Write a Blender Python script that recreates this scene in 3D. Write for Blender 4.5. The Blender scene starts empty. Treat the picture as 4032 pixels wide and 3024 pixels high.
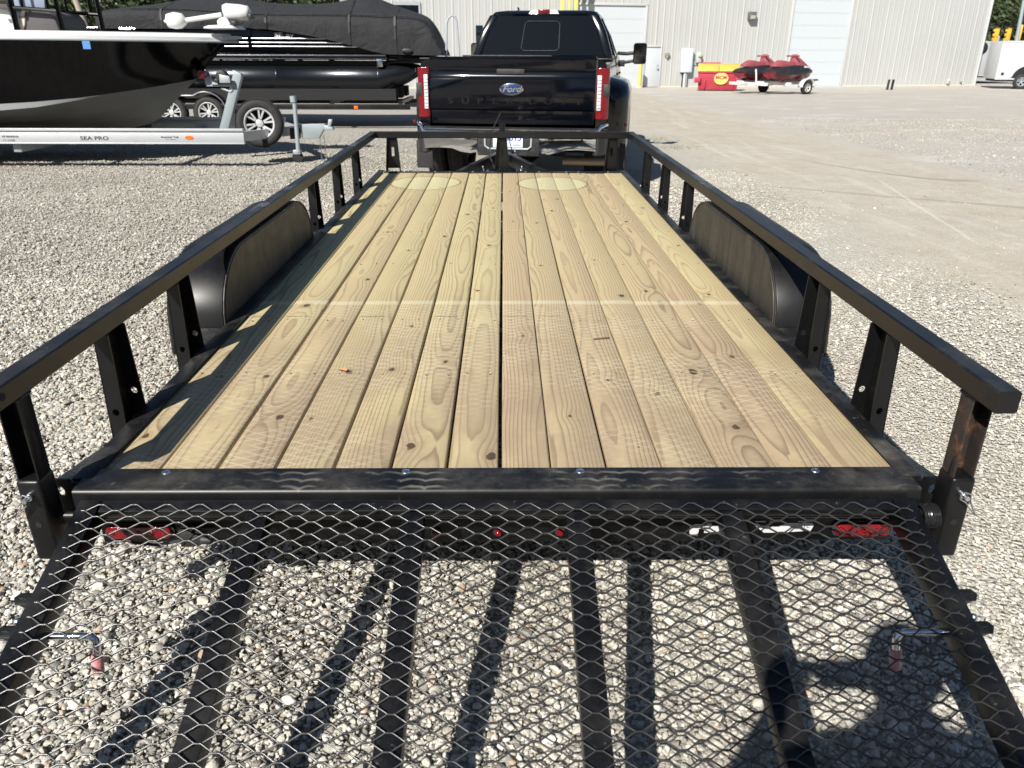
import bpy, bmesh, math, random
from math import sin, cos, pi, radians, atan2, sqrt
from mathutils import Vector, Matrix, noise
random.seed(7)
S = bpy.context.scene
COL = S.collection

# ------------------------------------------------------------------ camera, light, exposure
H = 1.355                       # height of the lens above the ground
TH, YAW, ROLL, FPX = radians(23.0), 0.0115, 0.0031, 3028.0
fwd = Vector((sin(YAW) * cos(TH), cos(YAW) * cos(TH), -sin(TH)))
rt0 = Vector((cos(YAW), -sin(YAW), 0)); up0 = rt0.cross(fwd)
rt = rt0 * cos(ROLL) + up0 * sin(ROLL); up = -rt0 * sin(ROLL) + up0 * cos(ROLL)
cd = bpy.data.cameras.new("camera"); cam = bpy.data.objects.new("camera", cd); COL.objects.link(cam)
cam.matrix_world = Matrix(((rt.x, up.x, -fwd.x, 0), (rt.y, up.y, -fwd.y, 0), (rt.z, up.z, -fwd.z, H), (0, 0, 0, 1)))
cd.sensor_width = 36.0; cd.lens = 36.0 * FPX / 4032.0; cd.clip_start = 0.02; cd.clip_end = 3000
cd.dof.use_dof = True; cd.dof.focus_distance = 2.7; cd.dof.aperture_fstop = 7.0
S.camera = cam

SUN_A, SUN_B = 0.61, 1.05       # metres a shadow moves right / away per metre of drop
sun_el = math.atan(1 / math.hypot(SUN_A, SUN_B)); sun_az = atan2(-SUN_A, -SUN_B)
w = bpy.data.worlds.new("World"); S.world = w; w.use_nodes = True
nt = w.node_tree; nt.nodes.clear()
sky = nt.nodes.new("ShaderNodeTexSky"); sky.sky_type = 'NISHITA'; sky.sun_disc = False
sky.sun_elevation = sun_el; sky.sun_rotation = sun_az % (2 * pi); sky.air_density = 1.0; sky.dust_density = 0.3; sky.ozone_density = 1.6
bg = nt.nodes.new("ShaderNodeBackground"); bg.inputs[1].default_value = 0.05
wo = nt.nodes.new("ShaderNodeOutputWorld")
nt.links.new(sky.outputs[0], bg.inputs[0]); nt.links.new(bg.outputs[0], wo.inputs[0])
sd = bpy.data.lights.new("sun", 'SUN'); sd.energy = 5.0; sd.angle = radians(0.53); sd.color = (1.0, 0.955, 0.88)
sun = bpy.data.objects.new("sun", sd); COL.objects.link(sun)
sun.rotation_euler = Vector((SUN_A, SUN_B, -1)).to_track_quat('-Z', 'Y').to_euler()
S.view_settings.view_transform = 'Standard'; S.view_settings.look = 'None'
S.view_settings.exposure = 0.72; S.view_settings.gamma = 1.0; S.view_settings.use_curve_mapping = False

def P(px, py, Y):
    """point of the place seen at (px,py) of the photograph, at distance Y"""
    v = rt * ((px - 2016) / FPX) - up * ((py - 1512) / FPX) + fwd
    t = Y / v.y
    return Vector((v.x * t, Y, H + v.z * t))

# ------------------------------------------------------------------ node helpers
class V:
    def __init__(s, nt, k): s.nt = nt; s.k = k
    def _m(s, op, *a):
        n = s.nt.nodes.new("ShaderNodeMath"); n.operation = op
        for i, x in enumerate((s,) + a):
            if isinstance(x, V): s.nt.links.new(x.k, n.inputs[i])
            else: n.inputs[i].default_value = x
        return V(s.nt, n.outputs[0])
    def __add__(s, o): return s._m('ADD', o)
    __radd__ = __add__
    def __mul__(s, o): return s._m('MULTIPLY', o)
    __rmul__ = __mul__
    def __sub__(s, o): return s._m('SUBTRACT', o)
    def __rsub__(s, o): return s._m('MULTIPLY', -1.0)._m('ADD', o)
    def __truediv__(s, o): return s._m('DIVIDE', o)
    def sqrt(s): return s._m('SQRT')
    def abs(s): return s._m('ABSOLUTE')
    def frac(s): return s._m('FRACT')
    def min(s, o): return s._m('MINIMUM', o)
    def max(s, o): return s._m('MAXIMUM', o)
    def exp(s): return s._m('EXPONENT')
    def pow(s, o): return s._m('POWER', o)
    def step(s, a, b, c=0.0, d=1.0):
        n = s.nt.nodes.new("ShaderNodeMapRange"); n.interpolation_type = 'SMOOTHSTEP'
        s.nt.links.new(s.k, n.inputs[0])
        if a <= b: vals = (a, b, c, d)
        else: vals = (b, a, d, c)
        for i, x in enumerate(vals): n.inputs[1 + i].default_value = x
        return V(s.nt, n.outputs[0])

class Mat:
    def __init__(s, name, color=(.5, .5, .5), rough=.5, metal=0., **kw):
        s.m = bpy.data.materials.new(name); s.m.use_nodes = True; s.nt = s.m.node_tree
        s.b = s.nt.nodes["Principled BSDF"]
        s.b.inputs["Base Color"].default_value = (*color[:3], 1); s.b.inputs["Roughness"].default_value = rough
        s.b.inputs["Metallic"].default_value = metal
        for k, v in kw.items(): s.b.inputs[k.replace('_', ' ')].default_value = v
        s._c = {}
    def node(s, t): return s.nt.nodes.new("ShaderNode" + t)
    def link(s, a, b): s.nt.links.new(a.k if isinstance(a, V) else a, b)
    def coord(s, which="Object"):
        if which not in s._c:
            n = s.node("TexCoord"); x = s.node("SeparateXYZ"); s.nt.links.new(n.outputs[which], x.inputs[0])
            s._c[which] = (n.outputs[which], V(s.nt, x.outputs[0]), V(s.nt, x.outputs[1]), V(s.nt, x.outputs[2]))
        return s._c[which]
    def pos(s):
        if 'pos' not in s._c:
            n = s.node("NewGeometry"); x = s.node("SeparateXYZ"); s.nt.links.new(n.outputs["Position"], x.inputs[0])
            s._c['pos'] = (n.outputs["Position"], V(s.nt, x.outputs[0]), V(s.nt, x.outputs[1]), V(s.nt, x.outputs[2]))
        return s._c['pos']
    def comb(s, x, y, z):
        n = s.node("CombineXYZ")
        for i, q in enumerate((x, y, z)):
            if isinstance(q, V): s.nt.links.new(q.k, n.inputs[i])
            else: n.inputs[i].default_value = q
        return n.outputs[0]
    def noise(s, vec, scale, detail=3, rough=.5, dist=0., dim='3D', w=None):
        n = s.node("TexNoise"); n.noise_dimensions = '4D' if w is not None else '3D'
        s.link(vec, n.inputs["Vector"]); n.inputs["Scale"].default_value = scale; n.inputs["Detail"].default_value = detail
        n.inputs["Roughness"].default_value = rough; n.inputs["Distortion"].default_value = dist
        if w is not None:
            if isinstance(w, V): s.link(w, n.inputs["W"])
            else: n.inputs["W"].default_value = w
        return V(s.nt, n.outputs[0])
    def voro(s, vec, scale, feature='F1', out="Distance", rnd=1.0):
        n = s.node("TexVoronoi"); n.feature = feature; s.link(vec, n.inputs["Vector"]); n.inputs["Scale"].default_value = scale
        n.inputs["Randomness"].default_value = rnd
        return V(s.nt, n.outputs[out]) if out == "Distance" else n.outputs[out]
    def ramp(s, f, stops):
        n = s.node("ValToRGB"); s.link(f, n.inputs[0]); e = n.color_ramp.elements
        while len(e) < len(stops): e.new(.5)
        for q, (p, c) in zip(e, stops):
            q.position = p; q.color = (*c, 1) if not isinstance(c, float) else (c, c, c, 1)
        return n.outputs[0]
    def mix(s, f, a, b, mode='MIX'):
        n = s.node("Mix"); n.data_type = 'RGBA'; n.blend_type = mode
        for sock, q in ((n.inputs[0], f), (n.inputs[6], a), (n.inputs[7], b)):
            if isinstance(q, V): s.nt.links.new(q.k, sock)
            elif isinstance(q, (tuple, list)): sock.default_value = (*q[:3], 1)
            elif isinstance(q, (int, float)): sock.default_value = q
            else: s.nt.links.new(q, sock)
        return n.outputs[2]
    def set(s, sock, v): s.link(v, s.b.inputs[sock])
    def bump(s, h, strength=.3, dist=.01):
        n = s.node("Bump"); n.inputs["Strength"].default_value = strength; n.inputs["Distance"].default_value = dist
        s.link(h, n.inputs["Height"])
        if s.b.inputs["Normal"].links: s.nt.links.new(s.b.inputs["Normal"].links[0].from_socket, n.inputs["Normal"])
        s.nt.links.new(n.outputs[0], s.b.inputs["Normal"])
    def attr(s, name):
        n = s.node("Attribute"); n.attribute_type = 'OBJECT'; n.attribute_name = name
        x = s.node("SeparateXYZ"); s.nt.links.new(n.outputs["Vector"], x.inputs[0])
        return V(s.nt, n.outputs["Fac"]), V(s.nt, x.outputs[0]), V(s.nt, x.outputs[1]), V(s.nt, x.outputs[2])

def painted(name, col, rough=.4, dirt=.12, scale=14, metal=0., dirtcol=(.30, .27, .22), **kw):
    """painted or plain surface with uneven dust, small scuffs and varied gloss"""
    m = Mat(name, col, rough, metal, **kw); p = m.coord()[0]
    n = m.noise(p, scale, 5, .65); n2 = m.noise(p, scale * 9, 2, .6)
    d = (n.step(.5, .78) * dirt + n2.step(.62, .75) * (dirt * .5)).min(.9)
    m.set("Base Color", m.mix(d, col, dirtcol)); m.set("Roughness", n * .25 + (rough - .1))
    return m

# ------------------------------------------------------------------ materials
M = {}
def black_steel(name, base=(.010, .0108, .013), rough=.36, dust=.16):
    base = tuple(c * .32 for c in base); m = Mat(name, base, rough, 0, Specular_IOR_Level=.42); p = m.coord()[0]
    n = m.noise(p, 5, 6, .7); sp = m.voro(p, 160); sp2 = m.noise(p, 40, 4, .7)
    g = m.node("NewGeometry"); x = m.node("SeparateXYZ"); m.nt.links.new(g.outputs["Normal"], x.inputs[0])
    upf = V(m.nt, x.outputs[2]).step(.3, .9)
    d = (n.step(.42, .8) * dust * (upf * .45 + .05) + sp2.step(.66, .72) * (upf * .15 + .05) + sp.step(.09, .05) * sp2.step(.5, .6) * .25)
    m.set("Base Color", m.mix(d.min(.8), base, (.30, .275, .235)))
    m.set("Roughness", n * .25 + (rough - .1)); m.bump(m.noise(p, 900, 1), .08, .0005)
    return m
M['steel'] = black_steel("black_painted_steel")
M['steel_dusty'] = black_steel("dusty_black_steel", (.016, .0165, .018), .42, .5)
M['mesh'] = Mat("black_mesh_steel", (.02, .02, .021), .3, .15, Specular_IOR_Level=1.0); 
q = M['mesh']; n = q.noise(q.coord()[0], 22, 5, .7); q.set("Base Color", q.mix(n.step(.5, .8) * .18, (.024, .024, .025), (.22, .2, .175))); q.set("Roughness", n * .25 + .2)
M['fender'] = black_steel("satin_black_fender", (.011, .0115, .014), .40, .10)
M['zinc'] = Mat("zinc_plated", (.75, .77, .8), .28, 1.0)
M['galv'] = painted("galvanised_steel", (.33, .38, .40), .45, .2, 9, .3, (.25, .27, .28))
M['alu'] = painted("brushed_aluminium", (.52, .54, .56), .38, .12, 6, .4)
M['alloy'] = painted('silver_alloy', (.58, .59, .60), .3, .05, 6, .35)
M['chrome'] = Mat("chrome", (.85, .86, .88), .07, 1.0)
M['rubber'] = painted("tyre_rubber", (.018, .018, .019), .75, .35, 10, 0, (.13, .12, .105))
M['dark'] = Mat("dark_void", (.006, .006, .007), .8)
M['redlens'] = Mat("red_lens", (.15, .004, .008), .14, 0, Coat_Weight=.4)
q = M['redlens']; q.bump(q.voro(q.coord()[0], 90), .5, .004)
M['redlens_dark'] = Mat("dark_red_lens", (.12, .004, .006), .15)
M['clear'] = Mat("clear_lens", (.78, .79, .82), .12, .3)
q = M['clear']; q.bump(q.voro(q.coord()[0], 60), .6, .004)
M['carpaint'] = Mat("black_car_paint", (.0016, .0022, .0045), .16, 0, Specular_IOR_Level=.30, Coat_Weight=.35, Coat_Roughness=.03)
M['carblue'] = M['carpaint']
M['carplastic'] = painted("grey_black_plastic", (.018, .018, .020), .55, .18)
M['glass_dark'] = Mat("tinted_glass", (.006, .009, .014), .04, 0, Coat_Weight=.5)
M['rust'] = Mat("rusty_black_steel", (.02, .02, .02), .6)
q = M['rust']; n = q.noise(q.coord()[0], 18, 6, .7); q.set("Base Color", q.ramp(n, [(.38, (.014, .013, .013)), (.52, (.022, .014, .010)), (.66, (.12, .05, .02)), (.8, (.24, .12, .05))])); q.set("Roughness", n * .5 + .4)
M['pink'] = Mat("faded_pink_rubber", (.62, .22, .22), .45); q = M['pink']; q.set("Base Color", q.ramp(q.noise(q.coord()[0], 30, 3), [(.4, (.42, .14, .15)), (.65, (.60, .36, .35))]))
M['white'] = painted("white_gelcoat", (.62, .62, .61), .3, .1)
M['hullblack'] = Mat("black_gelcoat", (.0015, .0015, .002), .12, 0, Specular_IOR_Level=.22, Coat_Weight=.12, Coat_Roughness=.04)
M['hullgrey'] = painted("grey_hull_paint", (.14, .14, .135), .42, .25, 2.5, 0, (.20, .185, .15))
M['hulllight'] = painted("chine_reflection_grey", (.36, .38, .39), .4, .1)
M['canvas'] = Mat("charcoal_canvas", (.026, .028, .032), .85); q = M['canvas']
n = q.noise(q.coord()[0], 2.2, 5, .6); q.set("Base Color", q.mix(n, (.009, .010, .012), (.0165, .0175, .020))); q.bump(q.noise(q.coord()[0], 3.0, 4, .55, .6), .6, .12); q.bump(q.noise(q.coord()[0], 160, 2), .15, .002)
M['canvas_grey'] = painted("grey_canvas", (.075, .07, .075), .8, .1)
M['beige'] = painted("beige_vinyl", (.55, .5, .4), .6, .15)
M['pontoon'] = Mat("polished_black_aluminium", (.035, .038, .044), .27, .85); q = M['pontoon']; q.bump(q.noise(q.coord()[0], 1.3, 3, .5), .3, .03)
M['railmetal'] = Mat("polished_rail", (.75, .75, .76), .16, 1.0)
M['sign_white'] = Mat("white_decal", (.55, .55, .57), .4)
M['decal_black'] = Mat("black_decal", (.02, .02, .02), .5)
M['orange'] = Mat("orange_reflector", (.75, .13, .02), .3)
M['blue'] = Mat("blue_decal", (.08, .22, .5), .4)
M['yellow'] = painted("yellow_paint", (.55, .47, .12), .5, .2)
M['meshlid'] = painted("yellow_plastic_lid", (.60, .41, .07), .5, .15, 4)
M['dred'] = painted("red_dumpster_paint", (.34, .025, .045), .5, .15, 3)
M['wall'] = Mat("ribbed_wall_steel", (.45, .45, .42), .5); q = M['wall']; n = q.noise(q.coord()[0], .6, 5, .6); q.set("Base Color", q.mix(n, (.375, .380, .368), (.425, .43, .418)))
M['door'] = painted("white_door_steel", (.47, .505, .53), .4, .05, 2)
M['trim'] = painted("white_trim", (.46, .465, .465), .5, .1)
M['grey'] = painted("grey_metal", (.33, .36, .39), .5, .15)
M['jsred'] = Mat("red_glossy_shell", (.13, .006, .015), .25, 0, Coat_Weight=.4)
M['jspink'] = painted("sun_faded_red_vinyl", (.27, .06, .075), .6, .2)
M['jsblack'] = painted("black_hull_plastic", (.014, .015, .018), .4, .15)
M['trailerwhite'] = painted("white_trailer_skin", (.50, .51, .53), .3, .06, 2)
M['roof'] = painted("grey_shingle", (.18, .18, .18), .9, .3, 3)
M['pole'] = painted("weathered_wood_pole", (.30, .27, .22), .85, .3, 5)
M['bark'] = painted("tree_bark", (.09, .07, .05), .9, .3, 12)
def leafmat(name, a, b):
    m = Mat(name, a, .6); o = m.node("ObjectInfo"); n = m.noise(m.pos()[0], .9, 3)
    v = m.node("TexWhiteNoise"); v.noise_dimensions = '3D'; g = m.coord()[0]
    s2 = m.noise(g, 5.0, 2)
    m.set("Base Color", m.mix((n * .5 + s2 * .9 - .2), a, b)); m.b.inputs["Transmission Weight"].default_value = 0
    return m
M['leaf'] = leafmat("green_leaves", (.028, .045, .016), (.085, .105, .035))
M['leaf2'] = leafmat("dark_green_leaves", (.022, .036, .014), (.06, .085, .03))
M['weed'] = leafmat("pale_weed", (.10, .12, .035), (.22, .23, .09))
M['skin'] = Mat("skin", (.55, .33, .24), .5); M['shirt'] = painted("navy_shirt", (.05, .07, .12), .8, .05); M['jeans'] = painted("blue_jeans", (.06, .08, .14), .85, .05)
M['shoe'] = Mat("dark_shoe", (.03, .03, .03), .6); M['hair'] = Mat("brown_hair", (.05, .03, .02), .7)
M['tan_pipe'] = painted("heated_exhaust_steel", (.30, .25, .18), .45, .3, 12, .6)
M['signal'] = Mat("traffic_signal_yellow", (.70, .38, .04), .5)
M['tread'] = black_steel("diamond_plate", (.03, .031, .033), .35, .5); q = M['tread']
def plate_bump(q, s=26.):
    _, x, y, z = q.coord()
    a = (x * s + y * s); b = (x * s - y * s)
    la = ((a * .5).frac() - .5).abs().step(.12, .02) * ((b * 1.0).frac() - .5).abs().step(.42, .3)
    lb = ((b * .5 + .25).frac() - .5).abs().step(.12, .02) * ((a * 1.0).frac() - .5).abs().step(.42, .3)
    q.bump(la.max(lb), .8, .003)
plate_bump(q)

# ------------------------------------------------------------------ mesh helpers
class B:
    """collects shapes, becomes one mesh object"""
    def __init__(s): s.bm = bmesh.new(); s.mi = 0
    def _v(s, pts): return [s.bm.verts.new(p) for p in pts]
    def _f(s, vs):
        try:
            f = s.bm.faces.new(vs); f.material_index = s.mi; return f
        except ValueError: return None
    def poly(s, pts): s._f(s._v(pts)); return s
    def box(s, x0, x1, y0, y1, z0, z1, mat=None):
        c = [(x, y, z) for z in (z0, z1) for y in (y0, y1) for x in (x0, x1)]
        if mat: c = [mat @ Vector(p) for p in c]
        v = s._v(c)
        for f in ((0, 2, 3, 1), (4, 5, 7, 6), (0, 1, 5, 4), (2, 6, 7, 3), (0, 4, 6, 2), (1, 3, 7, 5)): s._f([v[i] for i in f])
        return s
    def prism(s, prof, d):
        """closed profile (list of 3D points) extruded along vector d"""
        d = Vector(d); a = s._v(prof); b = s._v([Vector(p) + d for p in prof]); n = len(a)
        s._f(a[::-1]); s._f(b)
        for i in range(n): s._f([a[i], a[(i + 1) % n], b[(i + 1) % n], b[i]])
        return s
    def loft(s, rings, close=True, caps=True):
        R = [s._v(r) for r in rings]; n = len(R[0])
        for a, b in zip(R, R[1:]):
            for i in range(n if close else n - 1): s._f([a[i], a[(i + 1) % n], b[(i + 1) % n], b[i]])
        if caps and close: s._f(R[0][::-1]); s._f(R[-1])
        return s
    def tube(s, path, r, n=10, caps=True, close=False):
        path = [Vector(p) for p in path]; rings = []; m = len(path); prev = None
        for i, p in enumerate(path):
            if close: t = path[(i + 1) % m] - path[i - 1]
            else: t = path[min(i + 1, m - 1)] - path[max(i - 1, 0)]
            t.normalize()
            if prev is None:
                a = Vector((0, 0, 1)) if abs(t.z) < .9 else Vector((1, 0, 0)); u = t.cross(a).normalized()
            else: u = (prev - t * prev.dot(t)).normalized()
            prev = u; v = t.cross(u); rr = r[i] if isinstance(r, (list, tuple)) else r
            rings.append([p + (u * cos(2 * pi * k / n) + v * sin(2 * pi * k / n)) * rr for k in range(n)])
        if close: rings.append(rings[0]); s.loft(rings, True, False)
        else: s.loft(rings, True, caps)
        return s
    def lathe(s, c, ax, prof, n=24, caps=True):
        """prof: (distance along axis, radius)"""
        c = Vector(c); ax = Vector(ax).normalized(); u = (Vector((0, 0, 1)) if abs(ax.z) < .9 else Vector((1, 0, 0))).cross(ax).normalized(); v = ax.cross(u)
        s.loft([[c + ax * d + (u * cos(2 * pi * k / n) + v * sin(2 * pi * k / n)) * max(r, 1e-4) for k in range(n)] for d, r in prof], True, caps)
        return s
    def cyl(s, a, b, r, n=16): return s.tube([a, b], r, n)
    def ball(s, c, r, n=12, sc=(1, 1, 1)):
        k = bmesh.ops.create_uvsphere(s.bm, u_segments=n, v_segments=max(6, n // 2), radius=1)['verts']
        for v in k:
            v.co = Vector((v.co.x * r * sc[0], v.co.y * r * sc[1], v.co.z * r * sc[2])) + Vector(c)
            for f in v.link_faces: f.material_index = s.mi
        return s
    def build(s, name, mat, parent=None, bevel=0, seg=2, smooth=False, ang=35, loc=None, noweld=False):
        bm = s.bm
        if not noweld: bmesh.ops.remove_doubles(bm, verts=bm.verts, dist=1e-5)
        bmesh.ops.recalc_face_normals(bm, faces=bm.faces)
        if bevel:
            es = [e for e in bm.edges if len(e.link_faces) == 2 and e.calc_face_angle(0) > radians(30)]
            try: bmesh.ops.bevel(bm, geom=es, offset=bevel, segments=seg, profile=.5, affect='EDGES', clamp_overlap=True)
            except Exception: pass
        me = bpy.data.meshes.new(name)
        if loc is not None: bmesh.ops.translate(bm, verts=bm.verts, vec=-Vector(loc))
        bm.to_mesh(me); bm.free()
        for x in (mat if isinstance(mat, (list, tuple)) else [mat]): me.materials.append(x.m if isinstance(x, Mat) else x)
        if smooth or bevel:
            me.polygons.foreach_set("use_smooth", [True] * len(me.polygons)); me.set_sharp_from_angle(angle=radians(ang))
        return link(name, me, parent, loc)
def link(name, me, parent=None, loc=None):
    o = bpy.data.objects.new(name, me); COL.objects.link(o)
    if parent: o.parent = parent
    if loc is not None: o.location = loc
    return o
def tag(o, label=None, cat=None, group=None, kind=None):
    if label: o["label"] = label
    if cat: o["category"] = cat
    if group: o["group"] = group
    if kind: o["kind"] = kind
    return o
def thing(name, label, cat, loc=(0, 0, 0), rz=0, group=None, rx=0):
    o = bpy.data.objects.new(name, None); COL.objects.link(o); o.location = loc; o.rotation_euler = (rx, 0, rz); o.empty_display_size = .2
    return tag(o, label, cat, group)
def copy_tree(o, parent=None):
    c = o.copy(); COL.objects.link(c)
    if parent: c.parent = parent
    for ch in list(o.children): copy_tree(ch, c)
    return c
def text(name, s, size, mat, parent, M4, depth=.001, align='CENTER', shear=0, sx=1, bold=0):
    cu = bpy.data.curves.new(name, 'FONT'); cu.body = s; cu.size = size; cu.extrude = depth; cu.align_x = align; cu.align_y = 'CENTER'; cu.shear = shear
    cu.resolution_u = 3; cu.offset = bold
    t = bpy.data.objects.new("tmp", cu); COL.objects.link(t); bpy.context.view_layer.update()
    me = bpy.data.meshes.new_from_object(t.evaluated_get(bpy.context.evaluated_depsgraph_get())); bpy.data.objects.remove(t)
    me.transform(Matrix(M4) @ Matrix.Diagonal((sx, 1, 1, 1))); me.materials.clear(); me.materials.append(mat.m); me.name = name
    return link(name, me, parent)
def face_mat(o, xdir, zdir):
    """matrix placing text: text x along xdir, text y along zdir, at o"""
    x = Vector(xdir).normalized(); y = Vector(zdir).normalized(); z = x.cross(y).normalized()
    return Matrix(((x.x, y.x, z.x, o[0]), (x.y, y.y, z.y, o[1]), (x.z, y.z, z.z, o[2]), (0, 0, 0, 1)))
# ------------------------------------------------------------------ ground
def ground():
    me = bpy.data.meshes.new("ground"); bm = bmesh.new()
    xs = [-600, -60, -20, -12] + [-10 + i * .5 for i in range(45)] + [14, 22, 60, 600]
    ys = [-400, -40, -8, -3] + [-1 + i * .5 for i in range(60)] + [32, 40, 50, 90, 900]
    vs = [[bm.verts.new((x, y, 0.0 if (x < -12 or x > 13 or y < -3 or y > 29) else .018 * noise.noise(Vector((x * .45, y * .45, 3))) - .012)) for x in xs] for y in ys]
    for j in range(len(ys) - 1):
        for i in range(len(xs) - 1): bm.faces.new((vs[j][i], vs[j][i + 1], vs[j + 1][i + 1], vs[j + 1][i]))
    bm.to_mesh(me); bm.free()
    for p in me.polygons: p.use_smooth = True
    m = Mat("gravel_yard", (.4, .38, .33), .95); p, x, y, z = m.pos()
    # zones
    wob = (m.noise(p, .55, 4, .6) - .5) * 1.0 + (m.noise(p, 5.0, 3, .6) - .5) * .25
    xe = x + wob * .55
    left = (xe + (m.noise(p, 2.0, 5, .7) - .5) * .9).step(2.55, 3.35); right = (xe + (y * .012)).step(5.6, 6.6)
    strip = left * (1.0 - right) * y.step(1.0, 4.5)                 # the packed tan drive
    patchy = m.noise(p, .35, 5, .62)
    # stones as colour cells at two scales
    c1 = m.voro(p, 62, out="Color"); c2 = m.voro(p, 30, out="Color"); c3 = m.voro(p, 110, out="Color")
    d1 = m.voro(p, 62); d2 = m.voro(p, 30)
    def bw(c):
        s_ = m.node("SeparateColor"); m.nt.links.new(c, s_.inputs[0]); return V(m.nt, s_.outputs[0])
    g1, g2, g3 = bw(c1), bw(c2), bw(c3)
    stone = m.ramp(g1 * .55 + g3 * .45, [(.12, (.20, .195, .18)), (.35, (.35, .33, .29)), (.6, (.46, .44, .385)), (.9, (.62, .60, .55))])
    crev = d1.step(.32, .62)                                          # darker joints between the stones
    stone = m.mix(crev * .40, stone, (.20, .185, .155))
    big = m.noise(p, .8, 4, .6)
    stone = m.mix((big - .35).max(0.0) * .9, stone, (.50, .465, .40))
    dust = m.mix(g3 * .5 + m.noise(p, 7, 5, .7) * .5, (.41, .38, .315), (.53, .50, .43))
    # compacted, finer ground on the right hand side
    rightside = xe.step(.75, 1.5)
    stone = m.mix(rightside * (1.0 - strip) * (.62 - right * .25), stone, dust)
    near = y.step(9.0, 5.0) * (1.0 - xe.step(.75, 1.6)); stone = m.mix(near * .65, stone, (.235, .215, .175))  # darker ground under near stones paints the shade in their gaps
    stone = m.mix((1.0 - xe.step(1.5, 3.0)) * y.step(4.0, 8.0) * .45, stone, (.285, .262, .228))  # farther left ground browner, darkened too for shade among its stones
    # worn drive: tan with pale tyre marks, seams
    tanc = m.mix(m.noise(p, 1.6, 6, .7).step(.3, .7), (.335, .292, .228), (.405, .365, .30))
    yy = m.comb(x * 3.0, y * .25, 0.0)
    tanc = m.mix(m.noise(yy, 1.4, 4, .6).step(.5, .72) * .55, tanc, (.52, .495, .445))
    tanc = m.mix(g3.step(.72, .95) * .5, tanc, (.50, .47, .40)); tanc = m.mix(g1.step(.2, .05) * .35, tanc, (.22, .19, .15))
    seam = lambda a, w_: a.abs().step(w_, w_ * .25)
    w2 = (m.noise(p, 1.3, 3) - .5) * .25
    s1 = seam(y + x * .63 - 11.02 + w2, .10) * x.step(3.0, 3.3) * x.step(6.0, 5.5)
    s2 = seam((x - 4.4) * (x - 4.4) * -1.25 + y * 0.0 + (x - 4.45) * 3.1 + y - 11.3 + w2, .16) * x.step(4.3, 4.5) * x.step(6.0, 5.6)
    s3 = seam(y - x * 4.4 + 10.6 + w2 * 2.0, .12) * y.step(5.8, 6.4) * y.step(10.0, 9.0)
    tanc = m.mix((s1 * .6 + s2 * .8).min(.9) * patchy.step(.3, .5), tanc, (.20, .17, .14)); tanc = m.mix(s3 * .4, tanc, (.66, .61, .53))
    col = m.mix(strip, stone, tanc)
    # far yard: bands where vehicles drive
    yb = m.comb(x * .16 + y * .02, y * .85 - x * .1, 0.0)
    band = m.noise(yb, .42, 5, .6)
    far = right * (1.0 - strip); col = m.mix(far * .6, col, (.43, .415, .385))
    col = m.mix(far * band.step(.40, .62) * .75, col, (.43, .38, .31))
    col = m.mix(far * band.step(.44, .32) * .5, col, (.66, .645, .60))
    mott = m.noise(m.comb(x * .5, y * 1.0, 0.0), 1.1, 6, .72); col = m.mix(far * mott.step(.52, .66) * .6, col, (.64, .625, .59)); col = m.mix(far * mott.step(.46, .34) * .55, col, (.36, .335, .295))
    fineg = m.noise(p, 6.0, 5, .75); col = m.mix(fineg.step(.52, .70) * .30, col, (.62, .60, .55)); col = m.mix(fineg.step(.46, .30) * .30, col, (.27, .25, .215))
    # thin pale-green weeds in the tyre-free ground ahead of the trailer
    wmask = ((x + 2.0).abs().step(1.6, .6) * (y - 11.2).abs().step(3.6, 1.5) + (x - 2.6).abs().step(.7, .2) * (y - 14.2).abs().step(2.2, .6)) * m.noise(p, 2.2, 5, .7).step(.48, .66)
    col = m.mix(wmask * .55, col, (.20, .22, .09))
    # greyer, lighter tone drifting across the lot
    col = m.mix(patchy.step(.35, .7) * .22, col, (.44, .42, .39))
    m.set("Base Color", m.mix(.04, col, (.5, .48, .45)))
    hgt = (1.0 - d1 * 1.3) * (1.0 - strip * .8) + (1.0 - d2) * .5 * (1.0 - strip) + m.noise(p, 90, 3, .7) * .35
    m.bump(hgt, .9, .012)
    me.materials.append(m.m)
    tag(link("ground", me), kind="structure")
ground()

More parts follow.
